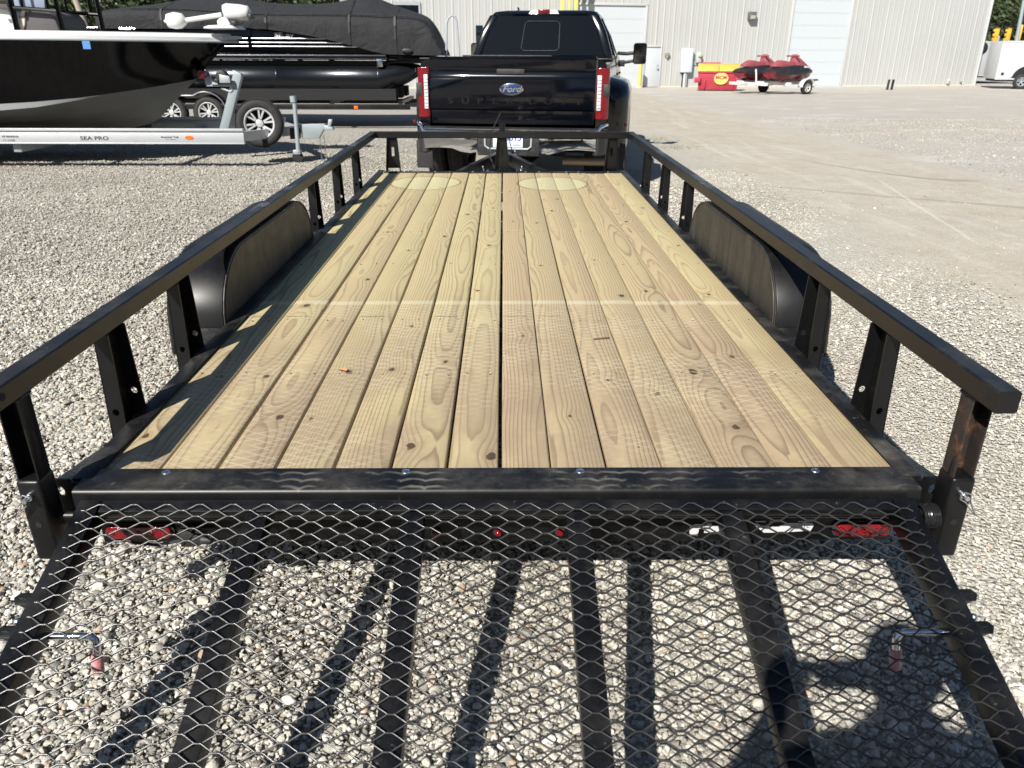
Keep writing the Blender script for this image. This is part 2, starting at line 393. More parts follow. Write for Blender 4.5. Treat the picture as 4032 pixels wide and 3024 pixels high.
def gravel():
    """loose stones lying on the yard near the trailer: one countless mass"""
    m = Mat("loose_stone", (.4, .38, .34), .85)
    o = m.node("ObjectInfo"); r = V(m.nt, o.outputs["Random"]); p = m.coord()[0]
    c = m.ramp(r, [(0, (.17, .165, .155)), (.10, (.27, .26, .235)), (.24, (.41, .395, .345)), (.5, (.53, .505, .435)), (.8, (.64, .62, .55)), (.955, (.74, .725, .68)), (.985, (.45, .32, .22)), (1, (.36, .25, .19))])
    n = m.noise(p, 2.4, 5, .7)
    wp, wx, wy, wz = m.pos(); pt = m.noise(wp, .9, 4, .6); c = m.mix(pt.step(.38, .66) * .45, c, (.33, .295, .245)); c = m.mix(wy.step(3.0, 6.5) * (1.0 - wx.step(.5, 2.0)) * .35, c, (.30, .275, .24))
    m.set("Base Color", m.mix(n.step(.45, .72) * .35, c, (.33, .305, .245))); m.bump(n, .35, .10)
    src = bpy.data.collections.new("stone_kinds")
    rnd = random.Random(3)
    for k in range(7):
        bm = bmesh.new(); bmesh.ops.create_icosphere(bm, subdivisions=2 if k < 4 else 1, radius=1)
        sx, sy, sz = rnd.uniform(.75, 1.15), rnd.uniform(.8, 1.2), rnd.uniform(.5, .8); off = Vector((k * 7.1, 2, 5))
        for v in bm.verts:
            d = 1 + .40 * noise.noise(v.co * 1.1 + off) + .16 * noise.noise(v.co * 2.6 + off)
            c_ = v.co * d
            for pl in range(3):                                        # flat broken faces
                nn = Vector((cos(k * 2 + pl * 2.3), sin(k * 2 + pl * 2.3), .4 * sin(pl * 3 + k))).normalized(); lim = .72
                dd = c_.dot(nn)
                if dd > lim: c_ -= nn * (dd - lim) * .85
            v.co = Vector((c_.x * sx, c_.y * sy, c_.z * sz))
        me = bpy.data.meshes.new("stone_kind"); bm.to_mesh(me); bm.free(); me.materials.append(m.m)
        me.polygons.foreach_set("use_smooth", [True] * len(me.polygons)); me.set_sharp_from_angle(angle=radians(38))
        so = bpy.data.objects.new("stone_kind", me); src.objects.link(so)
    import numpy as np
    rg = np.random.RandomState(5)
    zones = [  # x0 x1 y0 y1 per m2, radius median, spread
        (-2.6, 1.25, .75, 3.0, 17000, .0047, .42), (1.25, 3.3, .7, 3.2, 8500, .0034, .40), (-4.2, -1.0, 2.6, 5.0, 11000, .0049, .38), (-1.05, 1.25, 3.2, 7.2, 500, .009, .4),
        (1.05, 3.3, 3.2, 6.5, 5200, .0042, .40), (-8, -1.05, 5.0, 8.5, 4800, .0056, .38), (1.0, 3.3, 6.5, 10.5, 2400, .0056, .35), (-11, -1.2, 8.5, 12.0, 2000, .0066, .3), (-14, -1.0, 12.0, 16, 620, .0075, .3), (3.0, 6.3, 1.5, 9.0, 70, .0038, .4), (6.2, 15.0, 5.0, 20, 150, .0068, .4)]
    Pn, Rn = [], []
    for x0, x1, y0, y1, dn, rm, sp in zones:
        n = int((x1 - x0) * (y1 - y0) * dn); q = rg.rand(n, 2) * [x1 - x0, y1 - y0] + [x0, y0]
        vis = (q[:, 0] > -1.0 * (q[:, 1] + .6) - .3) & (q[:, 0] < .95 * (q[:, 1] + .6) + .4)
        vis &= (x0 > 2.9) | (x1 < 3.1) | (rg.rand(n) < np.clip((3.25 - q[:, 0]) / .8, 0, 1)) ; vis &= (y0 < 11.9) | (rg.rand(n) < np.clip((16 - q[:, 1]) / 3.5, 0, 1))
        q = q[vis]; n = len(q); r = rm * np.exp(rg.randn(n) * sp); r = np.minimum(r, .017)
        Pn.append(np.c_[q, np.zeros(n)]); Rn.append(r)
    Pn = np.concatenate(Pn); Rn = np.concatenate(Rn); n = len(Pn)
    right = np.clip((Pn[:, 0] - .6) / .9, 0, 1)
    Pn[:, 2] = Rn * (.25 + .85 * rg.rand(n) ** 1.5) * (1 - .9 * right) - .0065
    me = bpy.data.meshes.new("gravel_stones"); me.vertices.add(n); me.vertices.foreach_set("co", Pn.astype('f').ravel())
    a = me.attributes.new("r", 'FLOAT', 'POINT'); a.data.foreach_set("value", Rn.astype('f'))
    a = me.attributes.new("rot", 'FLOAT_VECTOR', 'POINT'); a.data.foreach_set("vector", (rg.rand(n, 3) * [.9, .9, 6.28] - [.45, .45, 0]).astype('f').ravel())
    a = me.attributes.new("kind", 'INT', 'POINT'); a.data.foreach_set("value", rg.randint(0, 7, n).astype('i'))
    ob = tag(link("gravel_stones", me), "loose grey and beige crushed gravel covering the yard under the ramp", "gravel", kind="stuff")
    ng = bpy.data.node_groups.new("scatter_stones", 'GeometryNodeTree')
    ng.interface.new_socket("Geometry", in_out='INPUT', socket_type='NodeSocketGeometry'); ng.interface.new_socket("Geometry", in_out='OUTPUT', socket_type='NodeSocketGeometry')
    N = ng.nodes; gi = N.new("NodeGroupInput"); go = N.new("NodeGroupOutput"); ci = N.new("GeometryNodeCollectionInfo"); ip = N.new("GeometryNodeInstanceOnPoints"); mp = N.new("GeometryNodeMeshToPoints")
    ci.inputs["Collection"].default_value = src; ci.inputs["Separate Children"].default_value = True; ci.inputs["Reset Children"].default_value = True
    def at(nm, t):
        q = N.new("GeometryNodeInputNamedAttribute"); q.data_type = t; q.inputs[0].default_value = nm; return q.outputs[0]
    L = ng.links.new
    L(gi.outputs[0], mp.inputs[0]); L(mp.outputs[0], ip.inputs["Points"]); L(ci.outputs[0], ip.inputs["Instance"]); ip.inputs["Pick Instance"].default_value = True
    L(at("kind", 'INT'), ip.inputs["Instance Index"]); L(at("rot", 'FLOAT_VECTOR'), ip.inputs["Rotation"]); L(at("r", 'FLOAT'), ip.inputs["Scale"]); L(ip.outputs[0], go.inputs[0])
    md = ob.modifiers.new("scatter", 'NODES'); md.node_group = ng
    print("stones", n)
gravel()

def weeds():
    b = B(); rnd = random.Random(11)
    spots = [(-1.9, 9.6, .5, 60), (-1.6, 10.9, .7, 80), (-2.5, 11.6, .6, 50), (-2.9, 13.7, .8, 40), (-1.35, 8.6, .3, 26), (-3.6, 7.6, .5, 14), (2.7, 14.6, .5, 45), (2.9, 13.2, .4, 30), (-4.4, 9.3, .6, 10), (-2.8, 8.4, .5, 14)]
    for cx, cy, rr, k in spots:
        for _ in range(k * 3):
            x = cx + rnd.gauss(0, rr * .55); y = cy + rnd.gauss(0, rr * .6); a = rnd.uniform(0, 6.28)
            for q in range(3):
                a2 = a + q * 2.1; l = rnd.uniform(.01, .032); wd = .004
                dx, dy = cos(a2), sin(a2)
                b.poly([(x - dy * wd, y + dx * wd, 0), (x + dy * wd, y - dx * wd, 0), (x + dx * l, y + dy * l, l * .6)])
    tag(b.build("weeds", M['weed'], noweld=True), "sparse pale green weeds growing through the gravel ahead of the trailer", "weeds", kind="stuff")
weeds()
# ------------------------------------------------------------------ utility trailer
DZ = .429; X0, Y0 = -.0112, 1.6488
T = thing("utility_trailer", "long black open utility trailer with new wooden plank deck and low rails", "trailer", (X0, Y0, 0), 0, rx=math.atan(.0139))
def tp(x, s, h): return (x, s, h + DZ)

def wood_mat():
    m = Mat("treated_pine", (.5, .42, .26), .62)
    p, x, y, z = m.coord()
    sf, sx, sy, sz = m.attr("seed"); _, bx, _, _ = m.attr("centre"); tn = m.attr("tint")[0]
    u = x - bx
    pc = m.comb(u + sx * 9.0, y + sy * 13.0, z + sz * 5.0)
    # slow wander of the pith along the board makes the long arches of flat-sawn pine
    q1 = m.comb(sx * 40.0, y * .42 + sy * 31.0, 0.0); q2 = m.comb(7.0, y * .55 + sx * 17.0, sy * 11.0)
    wx = (m.noise(q1, 1.0, 2, .5) - .5) * .07; wz = (m.noise(q2, 1.0, 2, .5) - .5) * .10
    loc = (m.noise(m.comb(u * 10.0 + sx * 9.0, y * 1.1 + sy * 7.0, 0.0), 1.2, 3, .55) - .5) * .012
    knot = None; rim = None
    for i in (1, 2, 3):
        _, kx, ky, kr = m.attr("knot%d" % i)
        dx = u - kx; dy = (y - ky) * .62; d = (dx * dx + dy * dy).sqrt(); kd = d / kr
        warp = (kd * kd * -.055).exp() * (kr * .9)
        ring = (kd * kd * -1.0).exp()
        loc = loc + warp
        e = d + (m.noise(p, 45, 3) - .5) * .014
        dark = (e / kr).step(.95, .62)
        knot = dark if knot is None else knot.max(dark)
        rm = (e / kr - 1.25).abs().step(.55, .0)
        rim = rm if rim is None else rim.max(rm)
    dd = u + (sx - .5) * .15 + wx; zz = z - .355 + sz * .05 + wz
    r = (dd * dd + zz * zz).sqrt() + loc
    fine = (m.noise(m.comb(u * 60.0, y * 2.2, sx * 20.0), 1.0, 3, .6) - .5) * .16
    ring = (r * (sz * 50.0 + 115.0) + fine + sy * 5.0).frac()
    late = (ring.step(.55, .93) * .8 + ring.step(.1, .9) * .2) * ring.step(1.0, .93)                   # slow darkening, sharp end
    wide = m.noise(m.comb(r * 30.0, sx * 50.0, 0.0), 1.0, 2).step(.30, .66)
    fibre = m.noise(m.comb(u * 260.0, y * 5.0, sx * 9.0), 1.0, 3, .65)
    base = m.mix(m.noise(pc, 3.2, 4, .6), (.435, .362, .192), (.54, .468, .252))
    green = m.noise(m.comb(u * 3.0 + sx * 20.0, y * .9, 0.0), 1.0, 3, .6)
    base = m.mix(green.step(.45, .7) * .55, base, (.490, .470, .250))
    base = m.mix((sf * 1.0 - .35).max(0.0) * .7, base, (.36, .292, .178)); base = m.mix(tn * 1.3, base, (.43, .33, .20))
    dirtz = y.step(1.9, .10)
    base = m.mix(dirtz * m.noise(m.comb(x * 5.0, y * 2.0, 4.0), 1.0, 4, .65).step(.26, .58) * .8, base, (.30, .222, .148))
    lc = m.mix(tn, (.235, .175, .10), (.20, .135, .095))
    col = m.mix(late * (wide * .42 + dirtz * .25 + .36), base, lc)
    col = m.mix((fibre - .5).abs() * .55, col, (.30, .22, .13))
    col = m.mix(rim * .4, col, (.26, .18, .095)); col = m.mix(knot * .9, col, (.045, .024, .014))
    # scattered tiny dark specks, faint sawn chatter
    sp = m.voro(m.comb(x * 16.0, y * 9.0, 0.0), 1.0); spn = m.noise(p, 9, 2)
    col = m.mix(sp.step(.075, .035) * spn.step(.5, .6) * .8, col, (.10, .06, .035))
    # two pale rounds where drums stood at the front
    for cx, cy, rx_ in ((-.575, 4.27, .262), (.375, 4.24, .262)):
        ex = (x - cx) / rx_; ey = (y - cy) / .30; e = (ex * ex + ey * ey).sqrt() + (m.noise(p, 6, 3) - .5) * .035
        col = m.mix(e.step(1.0, .96) * .42, col, (.56, .57, .36)); col = m.mix((e - 1.0).abs().step(.05, .012) * .85, col, (.20, .15, .07))
    # pale line and the print of stacked mesh left on the rear third
    line = (y - 1.335).abs().step(.035, .01)
    col = m.mix(line * .40, col, (.62, .59, .44))
    wx_ = (m.noise(p, 7, 2) - .5) * .35; a = (x / .076 + y / .0335 + wx_).frac() - .5; b_ = (x / .076 - y / .0335 + wx_).frac() - .5
    wv = m.noise(p, 14, 3, .6)
    pr = a.abs().step(.14, .05).max(b_.abs().step(.14, .05)) * y.step(1.32, 1.28) * (x + 1.2).step(0.0, .2) * (m.noise(m.comb(x * .9, y * 1.4, 1.0), 1.5, 3).step(.34, .6)) * wv.step(.36, .5)
    col = m.mix(pr * .35, col, (.60, .54, .42))
    sc = m.noise(m.comb(x * 3.0, y * 22.0, 2.0), 1.0, 4, .7).step(.62, .8) * m.noise(p, 1.8, 2).step(.45, .6)
    col = m.mix(sc * .4, col, (.58, .55, .43))
    m.set("Base Color", col)
    m.set("Roughness", fibre * .2 + .5)
    m.bump((1.0 - late) * .5 + fibre * .5 - knot, .35, .0014)
    return m
M['wood'] = wood_mat()
edges = [-.9725, -.830, -.692, -.550, -.406, -.268, -.130, 0.001, .127, .264, .401, .539, .684, .822, .9725]
gaps = [0, .0065, .0075, .0075, .0070, .0070, .0075, .0105, .0028, .0060, .0030, .0075, .0025, .0025, 0]
tints = [.02, .30, .42, .0, .22, .05, .16, .62, .30, .55, .28, .40, .60, .15]
def kn(x, s, r): return [x, s, r]
far_k = [.0, 40.0, .01]
knots = {0: [kn(-.035, .19, .011)], 1: [kn(-.01, 1.30, .016), kn(.03, .585, .012), kn(-.02, 3.35, .01)], 2: [kn(.008, .30, .014), kn(.03, 1.68, .011), kn(-.01, 2.62, .010)], 3: [kn(.0, .62, .012), kn(-.045, .285, .008), kn(.01, 2.2, .010)],
         4: [kn(-.01, .64, .012), kn(.03, 2.50, .012), kn(.01, 1.05, .009)], 5: [kn(-.03, .13, .014), kn(.02, .705, .009), kn(-.01, 3.1, .014)], 6: [kn(.045, .075, .016), kn(.0, 2.3, .011), kn(.01, 3.3, .010)],
         7: [kn(.015, .95, .009), kn(-.01, 3.9, .008), kn(.0, 2.9, .007)], 8: [kn(.0, .30, .007), kn(.01, 2.85, .010), kn(-.01, 1.9, .008)], 9: [kn(.0, .55, .006), kn(.04, 3.60, .012), kn(-.02, 3.2, .012)],
         10: [kn(.03, 1.42, .013), kn(.0, .45, .008), kn(-.02, 2.0, .007)], 11: [kn(.0, .62, .018), kn(.03, .23, .013), kn(.0, 1.5, .010)], 12: [kn(.045, 1.32, .009), kn(-.02, 2.9, .012), kn(.02, .75, .011)], 13: [kn(-.03, 1.45, .010), kn(.0, 3.3, .012), kn(.02, 2.3, .008)]}
rb = random.Random(21)
for i in range(14):
    xa, xb = edges[i] + gaps[i] / 2, edges[i + 1] - gaps[i + 1] / 2
    b = B(); ztop = DZ - .0005 + rb.uniform(-.0018, .0018); ph = rb.uniform(0, 6)
    n = 60; rings = []
    for k in range(n + 1):
        s = -.085 + 4.86 * k / n
        wl = .0011 * noise.noise(Vector((i * 3.3, s * 1.4, 0))); wr = .0011 * noise.noise(Vector((i * 3.3 + 1.6, s * 1.4, 4))); zz = .0012 * sin(s * 1.1 + ph)
        a, c, t, r = xa + wl, xb + wr, ztop + zz, .0050
        rings.append([(a, s, t - .036), (a, s, t - r), (a + r * .3, s, t - r * .3), (a + r, s, t), (c - r, s, t), (c - r * .3, s, t - r * .3), (c, s, t - r), (c, s, t - .036)])
    b.loft(rings)
    o = b.build("deck_board", M['wood'], T, smooth=True, ang=50)
    o["seed"] = [rb.random(), rb.random(), rb.random()]; o["centre"] = [(xa + xb) / 2, 0.0, 0.0]; o["tint"] = float(tints[i])
    ks = (knots.get(i, []) + [far_k] * 3)[:3]
    for j in range(3): o["knot%d" % (j + 1)] = [float(t) for t in ks[j]]
# screws that hold the boards, small torn pits around them: too many and small to part
b = B(); b2 = B(); rs = random.Random(8)
for srow in (.60, 1.12, 1.93, 2.62, 3.4, 4.05):
    for i in range(14):
        c = (edges[i] + edges[i + 1]) / 2
        for dx in (-.035, .035):
            x, s = c + dx + rs.uniform(-.008, .008), srow + rs.uniform(-.01, .01)
            b.cyl((x, s, DZ - .003), (x, s, DZ + .0016), .0028, 8)
            for q in range(rs.choice((0, 0, 1, 1, 2))):
                aa = rs.uniform(0, 6.28); l = rs.uniform(.005, .010)
                b2.poly([(x + cos(aa) * .004, s + sin(aa) * .004, DZ + .0022), (x + cos(aa + .7) * .006, s + sin(aa + .7) * .006, DZ + .0022), (x + cos(aa + .3) * l, s + sin(aa + .3) * l, DZ + .0045)])
tag(b.build("deck_screws", Mat('dull_screw', (.16, .12, .08), .6), T), kind="stuff")
tag(b2.build("wood_splinters", Mat("raw_splinter", (.66, .55, .33), .8), T, noweld=True), kind="stuff")
# ink stamps, mirrored on the boards as in the photograph
ink = Mat("faded_ink", (.27, .215, .13), .7)
for i in (0, 1, 3, 5, 7, 8):
    c = (edges[i] + edges[i + 1]) / 2 - .01
    text("ink_stamp", "ASI Southern", .017, ink, T, face_mat((c, 1.16, DZ + .0026), (-1, .0, 0), (0, 1, 0)), depth=.0001, shear=.25, sx=1.0)

# rear cover plate with rounded lip, and front cover
b = B(); prof = []
for a in range(0, 91, 15): prof.append((-.088 - .012 * sin(radians(a)), .0075 - .012 * (1 - cos(radians(a)))))
prof = [(.0, .0075)] + prof + [(-.100, -.038), (-.096, -.038), (-.096, .0), (.0, .0035)]
def chamf(x, s): return x * (1.0 if s < -.05 else .985)
b.loft([[(x * k, s, DZ + h) for s, h in prof] for x, k in ((-.985, 1), (-.95, 1), (.95, 1), (.985, 1))])
M['cover'] = black_steel("scuffed_cover_plate", (.013, .014, .017), .38, .42); q = M['cover']; _, cx_, cy_, cz_ = q.coord()
# pale wavy scuffs where feet and wheels rubbed the raised treads
u = cx_ / .058; v = (cy_ + .1) / .032; nn = q.noise(q.coord()[0], 9, 4, .6)
arc = ((u + (v.frac() * 0.0)).frac() - .5); wave = (v + arc * arc * 1.1 + (q.noise(q.coord()[0], 25, 2) - .5) * .35).frac()
scuff = (wave - .5).abs().step(.24, .03) * nn.step(.42, .62) * (q.noise(q.coord()[0], 3.0, 2) * 1.0).step(.36, .52)
scuff = scuff * cx_.step(-.75, -.35)
bn = q.b.inputs["Base Color"].links[0].from_socket
q.set("Base Color", q.mix(scuff * .34, bn, (.34, .32, .27)))
rear_cover = b.build("rear_cover_plate", q, T, smooth=True, ang=50)
for x in (-.800, -.225, .195, .765): b = B(); b.lathe((x, -.018, DZ + .0075), (0, 0, 1), [(0, .0105), (.0022, .0095), (.0042, .005), (.0046, .0)], 16); b.build("cover_bolt", M['zinc'], rear_cover, smooth=True)
b = B(); b.box(-.955, .955, 4.745, 4.80, DZ - .002, DZ + .006); b.box(-.955, .955, 4.80, 4.806, DZ - .09, DZ + .006)
fc = b.build("front_cover_plate", M['steel_dusty'], T, bevel=.002)
for x in (-.79, -.54, -.235, .19, .30, .52, .62, .86): b = B(); b.lathe((x, 4.772, DZ + .006), (0, 0, 1), [(0, .009), (.003, .007), (.004, .0)], 10); b.build("cover_bolt", M['zinc'], fc, smooth=True)

# side frame angles
for sg in (-1, 1):
    b = B(); x0, x1 = sorted((sg * .9625, sg * 1.0105)); xo = sg * 1.0105
    b.box(x0, x1, -.045, 4.86, DZ + .002, DZ + .008)
    xa, xb = sorted((xo, xo - sg * .006)); b.box(xa, xb, -.045, 4.86, DZ - .085, DZ + .002)
    xa, xb = sorted((sg * .94, xo - sg * .0061)); b.box(xa, xb, -.045, 4.86, DZ - .085, DZ - .079)
    b.build("frame_side", M['steel_dusty'], T, bevel=.0012)
# cross members under the deck
for s in (.0, .6, 1.12, 1.93, 2.62, 3.4, 4.05, 4.70):
    b = B(); b.box(-.935, .935, s - .02, s + .02, DZ - .10, DZ - .04); b.build("cross_member", M['steel'], T)
# rear corner: end plate, ear with oval hole, tread gusset
for sg in (-1, 1):
    b = B(); x1, x2 = .972 * sg, 1.0115 * sg
    xa, xb = sorted((x1, x2)); b.box(xa, xb, -.055, -.0455, DZ - .115, DZ + .002)
    ear = []
    hole = (1.041, -.026, .011, .017)
    # ear as a ring of quads round its hole
    N_ = 20; out = []; inn = []
    for k in range(N_):
        a = 2 * pi * k / N_; inn.append((sg * (hole[0] + hole[2] * .8 * cos(a)), -.05, DZ + hole[1] + hole[3] * .8 * sin(a)))
        dx, dz = cos(a), sin(a); L = 9
        for lim, comp in ((1.072 - hole[0], dx), (hole[0] - 1.013, -dx), (.033, dz), (.095, -dz)):
            if comp > 1e-6: L = min(L, lim / comp)
        out.append((sg * (hole[0] + dx * L), -.05, DZ + hole[1] + dz * L))
    for k in range(N_):
        k2 = (k + 1) % N_
        for yo in (0, .006): b.poly([(p[0], p[1] + yo, p[2]) for p in (inn[k], inn[k2], out[k2], out[k])])
        b.poly([inn[k], inn[k2], (inn[k2][0], -.044, inn[k2][2]), (inn[k][0], -.044, inn[k][2])]); b.poly([out[k], out[k2], (out[k2][0], -.044, out[k2][2]), (out[k][0], -.044, out[k][2])])
    b.build("corner_ear", M['steel'], T)
    b = B(); b.prism([(sg * 1.012, .155, DZ - .004), (sg * 1.012, -.043, DZ - .004), (sg * 1.068, -.043, DZ - .012)], (0, 0, .005)); b.build("tread_gusset", M['tread'], T)

# rails, square tube
def tube_rail(name, a, c, wd=.05, mat=None):
    a, c = Vector(a), Vector(c); b = B(); d = (c - a); L = d.length; d.normalize()
    u = Vector((-d.y, d.x, 0)).normalized(); v = u.cross(d) * -1
    r = wd / 2; k = .004; pr = [(-r, -r + k), (-r + k, -r), (r - k, -r), (r, -r + k), (r, r - k), (r - k, r), (-r + k, r), (-r, r - k)]
    b.loft([[a + d * t + u * p + Vector((0, 0, 1)) * q for p, q in pr] for t in (0, L)])
    return b.build(name, mat or M['steel_rail'], T, smooth=True, ang=40)
M['steel_rail'] = black_steel("rail_steel", (.011, .012, .015), .36, .22)
q = M['steel_rail']; _, rx_, ry_, rz_ = q.coord(); g = q.node("NewGeometry"); xx = q.node("SeparateXYZ"); q.nt.links.new(g.outputs["Normal"], xx.inputs[0]); upn = V(q.nt, xx.outputs[2]).step(.5, .9)
patch = q.noise(q.comb(rx_ * .3, ry_ * 1.0, 0.0), 2.3, 3, .5).step(.52, .56) * ry_.step(1.1, 1.6) * upn
rub = q.noise(q.comb(rx_ * 6.0, ry_ * 2.0, 0.0), 4.0, 5, .8).step(.4, .65)
bn = q.b.inputs["Base Color"].links[0].from_socket
q.set("Base Color", q.mix(patch * rub * .4, bn, (.30, .31, .32)))
tube_rail("side_rail", tp(-1.045, -.212, .280), tp(-1.045, 4.872, .280)); tube_rail("side_rail", tp(1.045, -.212, .280), tp(1.045, 4.872, .280))
tube_rail("front_rail", tp(-1.0695, 4.898, .280), tp(1.0695, 4.898, .280))
# posts: folded channel, two holed flanges and a web on the outside
def hole_plate(b, poly, holes, ax, th):
    """flat plate (quad in 3D) with round holes: built as grid fan; holes = (u,v,ru,rv) in metres from corner 0"""
    p0, p1, p2, p3 = [Vector(p) for p in poly]          # p0 bottom start, p1 bottom end, p2 top end, p3 top start
    Hh = ((p3 - p0).length + (p2 - p1).length) / 2
    def at(u, v): return (p0.lerp(p1, u)).lerp(p3.lerp(p2, u), v)
    cuts = [0.0]
    for (u, v, ru, rv) in sorted(holes, key=lambda t: t[1]): cuts += [v - rv * 1.7, v + rv * 1.7]
    cuts.append(1.0); d = Vector(ax) * th
    for k in range(len(cuts) - 1):
        v0, v1 = cuts[k], cuts[k + 1]; hol = k % 2 == 1
        if not hol:
            c = [at(0, v0), at(1, v0), at(1, v1), at(0, v1)]; b.prism(c, d)
        else:
            u, v, ru, rv = sorted(holes, key=lambda t: t[1])[k // 2]; N_ = 16; O = []; I = []
            for j in range(N_):
                a = 2 * pi * j / N_ + pi / 4; cx_, sy_ = cos(a), sin(a); m_ = max(abs(cx_), abs(sy_)); ou = cx_ / m_; ov = sy_ / m_
                uu = (u + (1 - u) * ou) if ou > 0 else (u + u * ou); vv = v + ov * (v1 - v0) / 2
                O.append(at(uu, vv)); I.append(at(u + ru * cx_, v + rv * sy_))
            for j in range(N_):
                j2 = (j + 1) % N_
                b.poly([O[j], O[j2], I[j2], I[j]]); b.poly([O[j] + d, O[j2] + d, I[j2] + d, I[j] + d]); b.poly([I[j], I[j2], I[j2] + d, I[j] + d])
                b.poly([O[j], O[j2], O[j2] + d, O[j] + d])
def side_post(sg, sc):
    b = B(); xo, xi = sg * 1.058, sg * 1.0125; wt, wb = .050, .068; top, bot = .255, -.085; th = .0045
    q = lambda x, s, h: (x, s, DZ + h)
    # web
    hole_plate(b, [q(xo, sc - wb, bot), q(xo, sc + wb, bot), q(xo, sc + wt, top), q(xo, sc - wt, top)], [(.5, .27, .07, .035), (.62, .47, .0001, .0001)][:1], (-sg, 0, 0), th)
    # flanges
    for d in (-1, 1):
        hole_plate(b, [q(xi, sc + d * wb, bot), q(xo - sg * .001, sc + d * wb, bot), q(xo - sg * .001, sc + d * wt, top), q(xi + sg * .006, sc + d * wt, top)], [(.5, .40 if d > 0 else .36, .22, .03)], (0, -d, 0), th)
    return b.build("rail_post", M['steel'], T)
for sc in (.31, .78, 2.70, 3.35, 4.02):
    side_post(-1, sc); side_post(1, sc)
wbd = B(); rw_ = random.Random(31)
def bead(a, c, r=.0032):
    a, c = Vector(a), Vector(c); n = max(3, int((c - a).length / .006)); wbd.tube([a.lerp(c, k / n) + Vector((rw_.uniform(-1, 1), rw_.uniform(-1, 1), rw_.uniform(-1, 1))) * .0008 for k in range(n + 1)], [r * rw_.uniform(.7, 1.25) for _ in range(n + 1)], 6)
for sg in (-1, 1):
    for sc in (.31, .78, 2.70, 3.35, 4.02):
        bead((sg * 1.0125, sc - .066, DZ - .075), (sg * 1.0125, sc - .0655, DZ + .004)); bead((sg * 1.0125, sc + .062, DZ - .07), (sg * 1.0125, sc + .062, DZ + .006))
        bead((sg * 1.056, sc - .05, DZ + .2545), (sg * 1.056, sc + .05, DZ + .2545)); bead((sg * 1.022, sc - .0505, DZ + .2545), (sg * 1.054, sc - .0505, DZ + .2545))
    bead((sg * 1.0205, 4.874, DZ + .257), (sg * 1.0205, 4.874, DZ + .303)); bead((sg * 1.022, 4.874, DZ + .305), (sg * 1.068, 4.874, DZ + .305))
    bead((sg * 1.0200, -.142, DZ + .2545), (sg * 1.068, -.142, DZ + .2545)); bead((sg * 1.021, -.0915, DZ + .2545), (sg * 1.021, -.140, DZ + .2545))
tag(wbd.build("weld_beads", M['steel'], T, smooth=True), kind="stuff")
def front_post(xc):
    b = B(); th = .0045; q = lambda x, s, h: (x, s, DZ + h); wt, wb = .041, .063; sf, sb = 4.905, 4.862
    # web behind with a slot, flanges toward the deck
    def strip(u0, u1, v0, v1):
        at = lambda u, v: q(xc + (u * 2 - 1) * (wb + (wt - wb) * v), sf, -.085 + .34 * v)
        b.prism([at(u0, v0), at(u1, v0), at(u1, v1), at(u0, v1)], (0, -th, 0))
    strip(0, .39, .30, 1); strip(.61, 1, .30, 1); strip(.39, .61, .30, .58); strip(.39, .61, .79, 1); strip(0, .10, 0, .30); strip(.90, 1, 0, .30); strip(.1, .9, 0, .2)
    for d in (-1, 1): b.prism([q(xc + d * wb, sf, -.085), q(xc + d * wb, sb, -.02), q(xc + d * wt, sb, .255), q(xc + d * wt, sf, .255)], (-d * th, 0, 0))
    return b.build("front_post", M['steel'], T)
for xc in (-.893, -.002, .897): front_post(xc)
# rear corner posts, channel over a pinned box sleeve
for sg in (-1, 1):
    xi, xo = sg * 1.021, sg * 1.069; b = B(); mt = M['rust'] if sg > 0 else M['steel']
    q = lambda x, s, h: (x, s, DZ + h)
    xa, xb = sorted((xi, xo))
    b.box(xa, xb, -.098, -.094, DZ - .10, DZ + .255)
    b.box(xa, xa + .004, -.142, -.098, DZ - .10, DZ + .255); b.box(xb - .004, xb, -.142, -.098, DZ - .10, DZ + .255)
    b.build("corner_post", mt, T, bevel=.001)
    b = B(); b.box(xa - .003, xb + .003, -.150, -.088, DZ - .150, DZ + .062)
    sl = b.build("post_sleeve", M['steel'], T, bevel=.008, seg=3, smooth=True)
    xm = (xi + xo) / 2; b = B()
    b.cyl((xm, -.160, DZ + .025), (xm, -.148, DZ + .025), .0085, 12); b.cyl((xm, -.176, DZ + .025), (xm, -.160, DZ + .025), .0055, 10)
    L = [(xm - .012, -.166, DZ + .030), (xm - .004, -.168, DZ + .038), (xm + .010, -.168, DZ + .032), (xm + .014 * sg * 1.0, -.167, DZ + .012), (xm + sg * .034, -.165, DZ - .022), (xm + sg * .028, -.164, DZ - .018), (xm + sg * .004, -.166, DZ + .010), (xm - .012, -.166, DZ + .02)]
    b.tube(L, .0017, 6, close=True); b.build("locking_pin", M['zinc'], sl, smooth=True)
    b = B(); b.cyl((xm, -.1512, DZ - .052), (xm, -.1495, DZ - .052), .0075, 14); b.build("sleeve_hole", M['dark'], sl)
# holes near the ends of the rails
for sg in (-1, 1):
    b = B(); b.lathe((sg * 1.0205, -.183, DZ + .283), (-sg, 0, 0), [(0, .009), (.0012, .009)], 14); b.build("rail_hole", M['dark'], T)

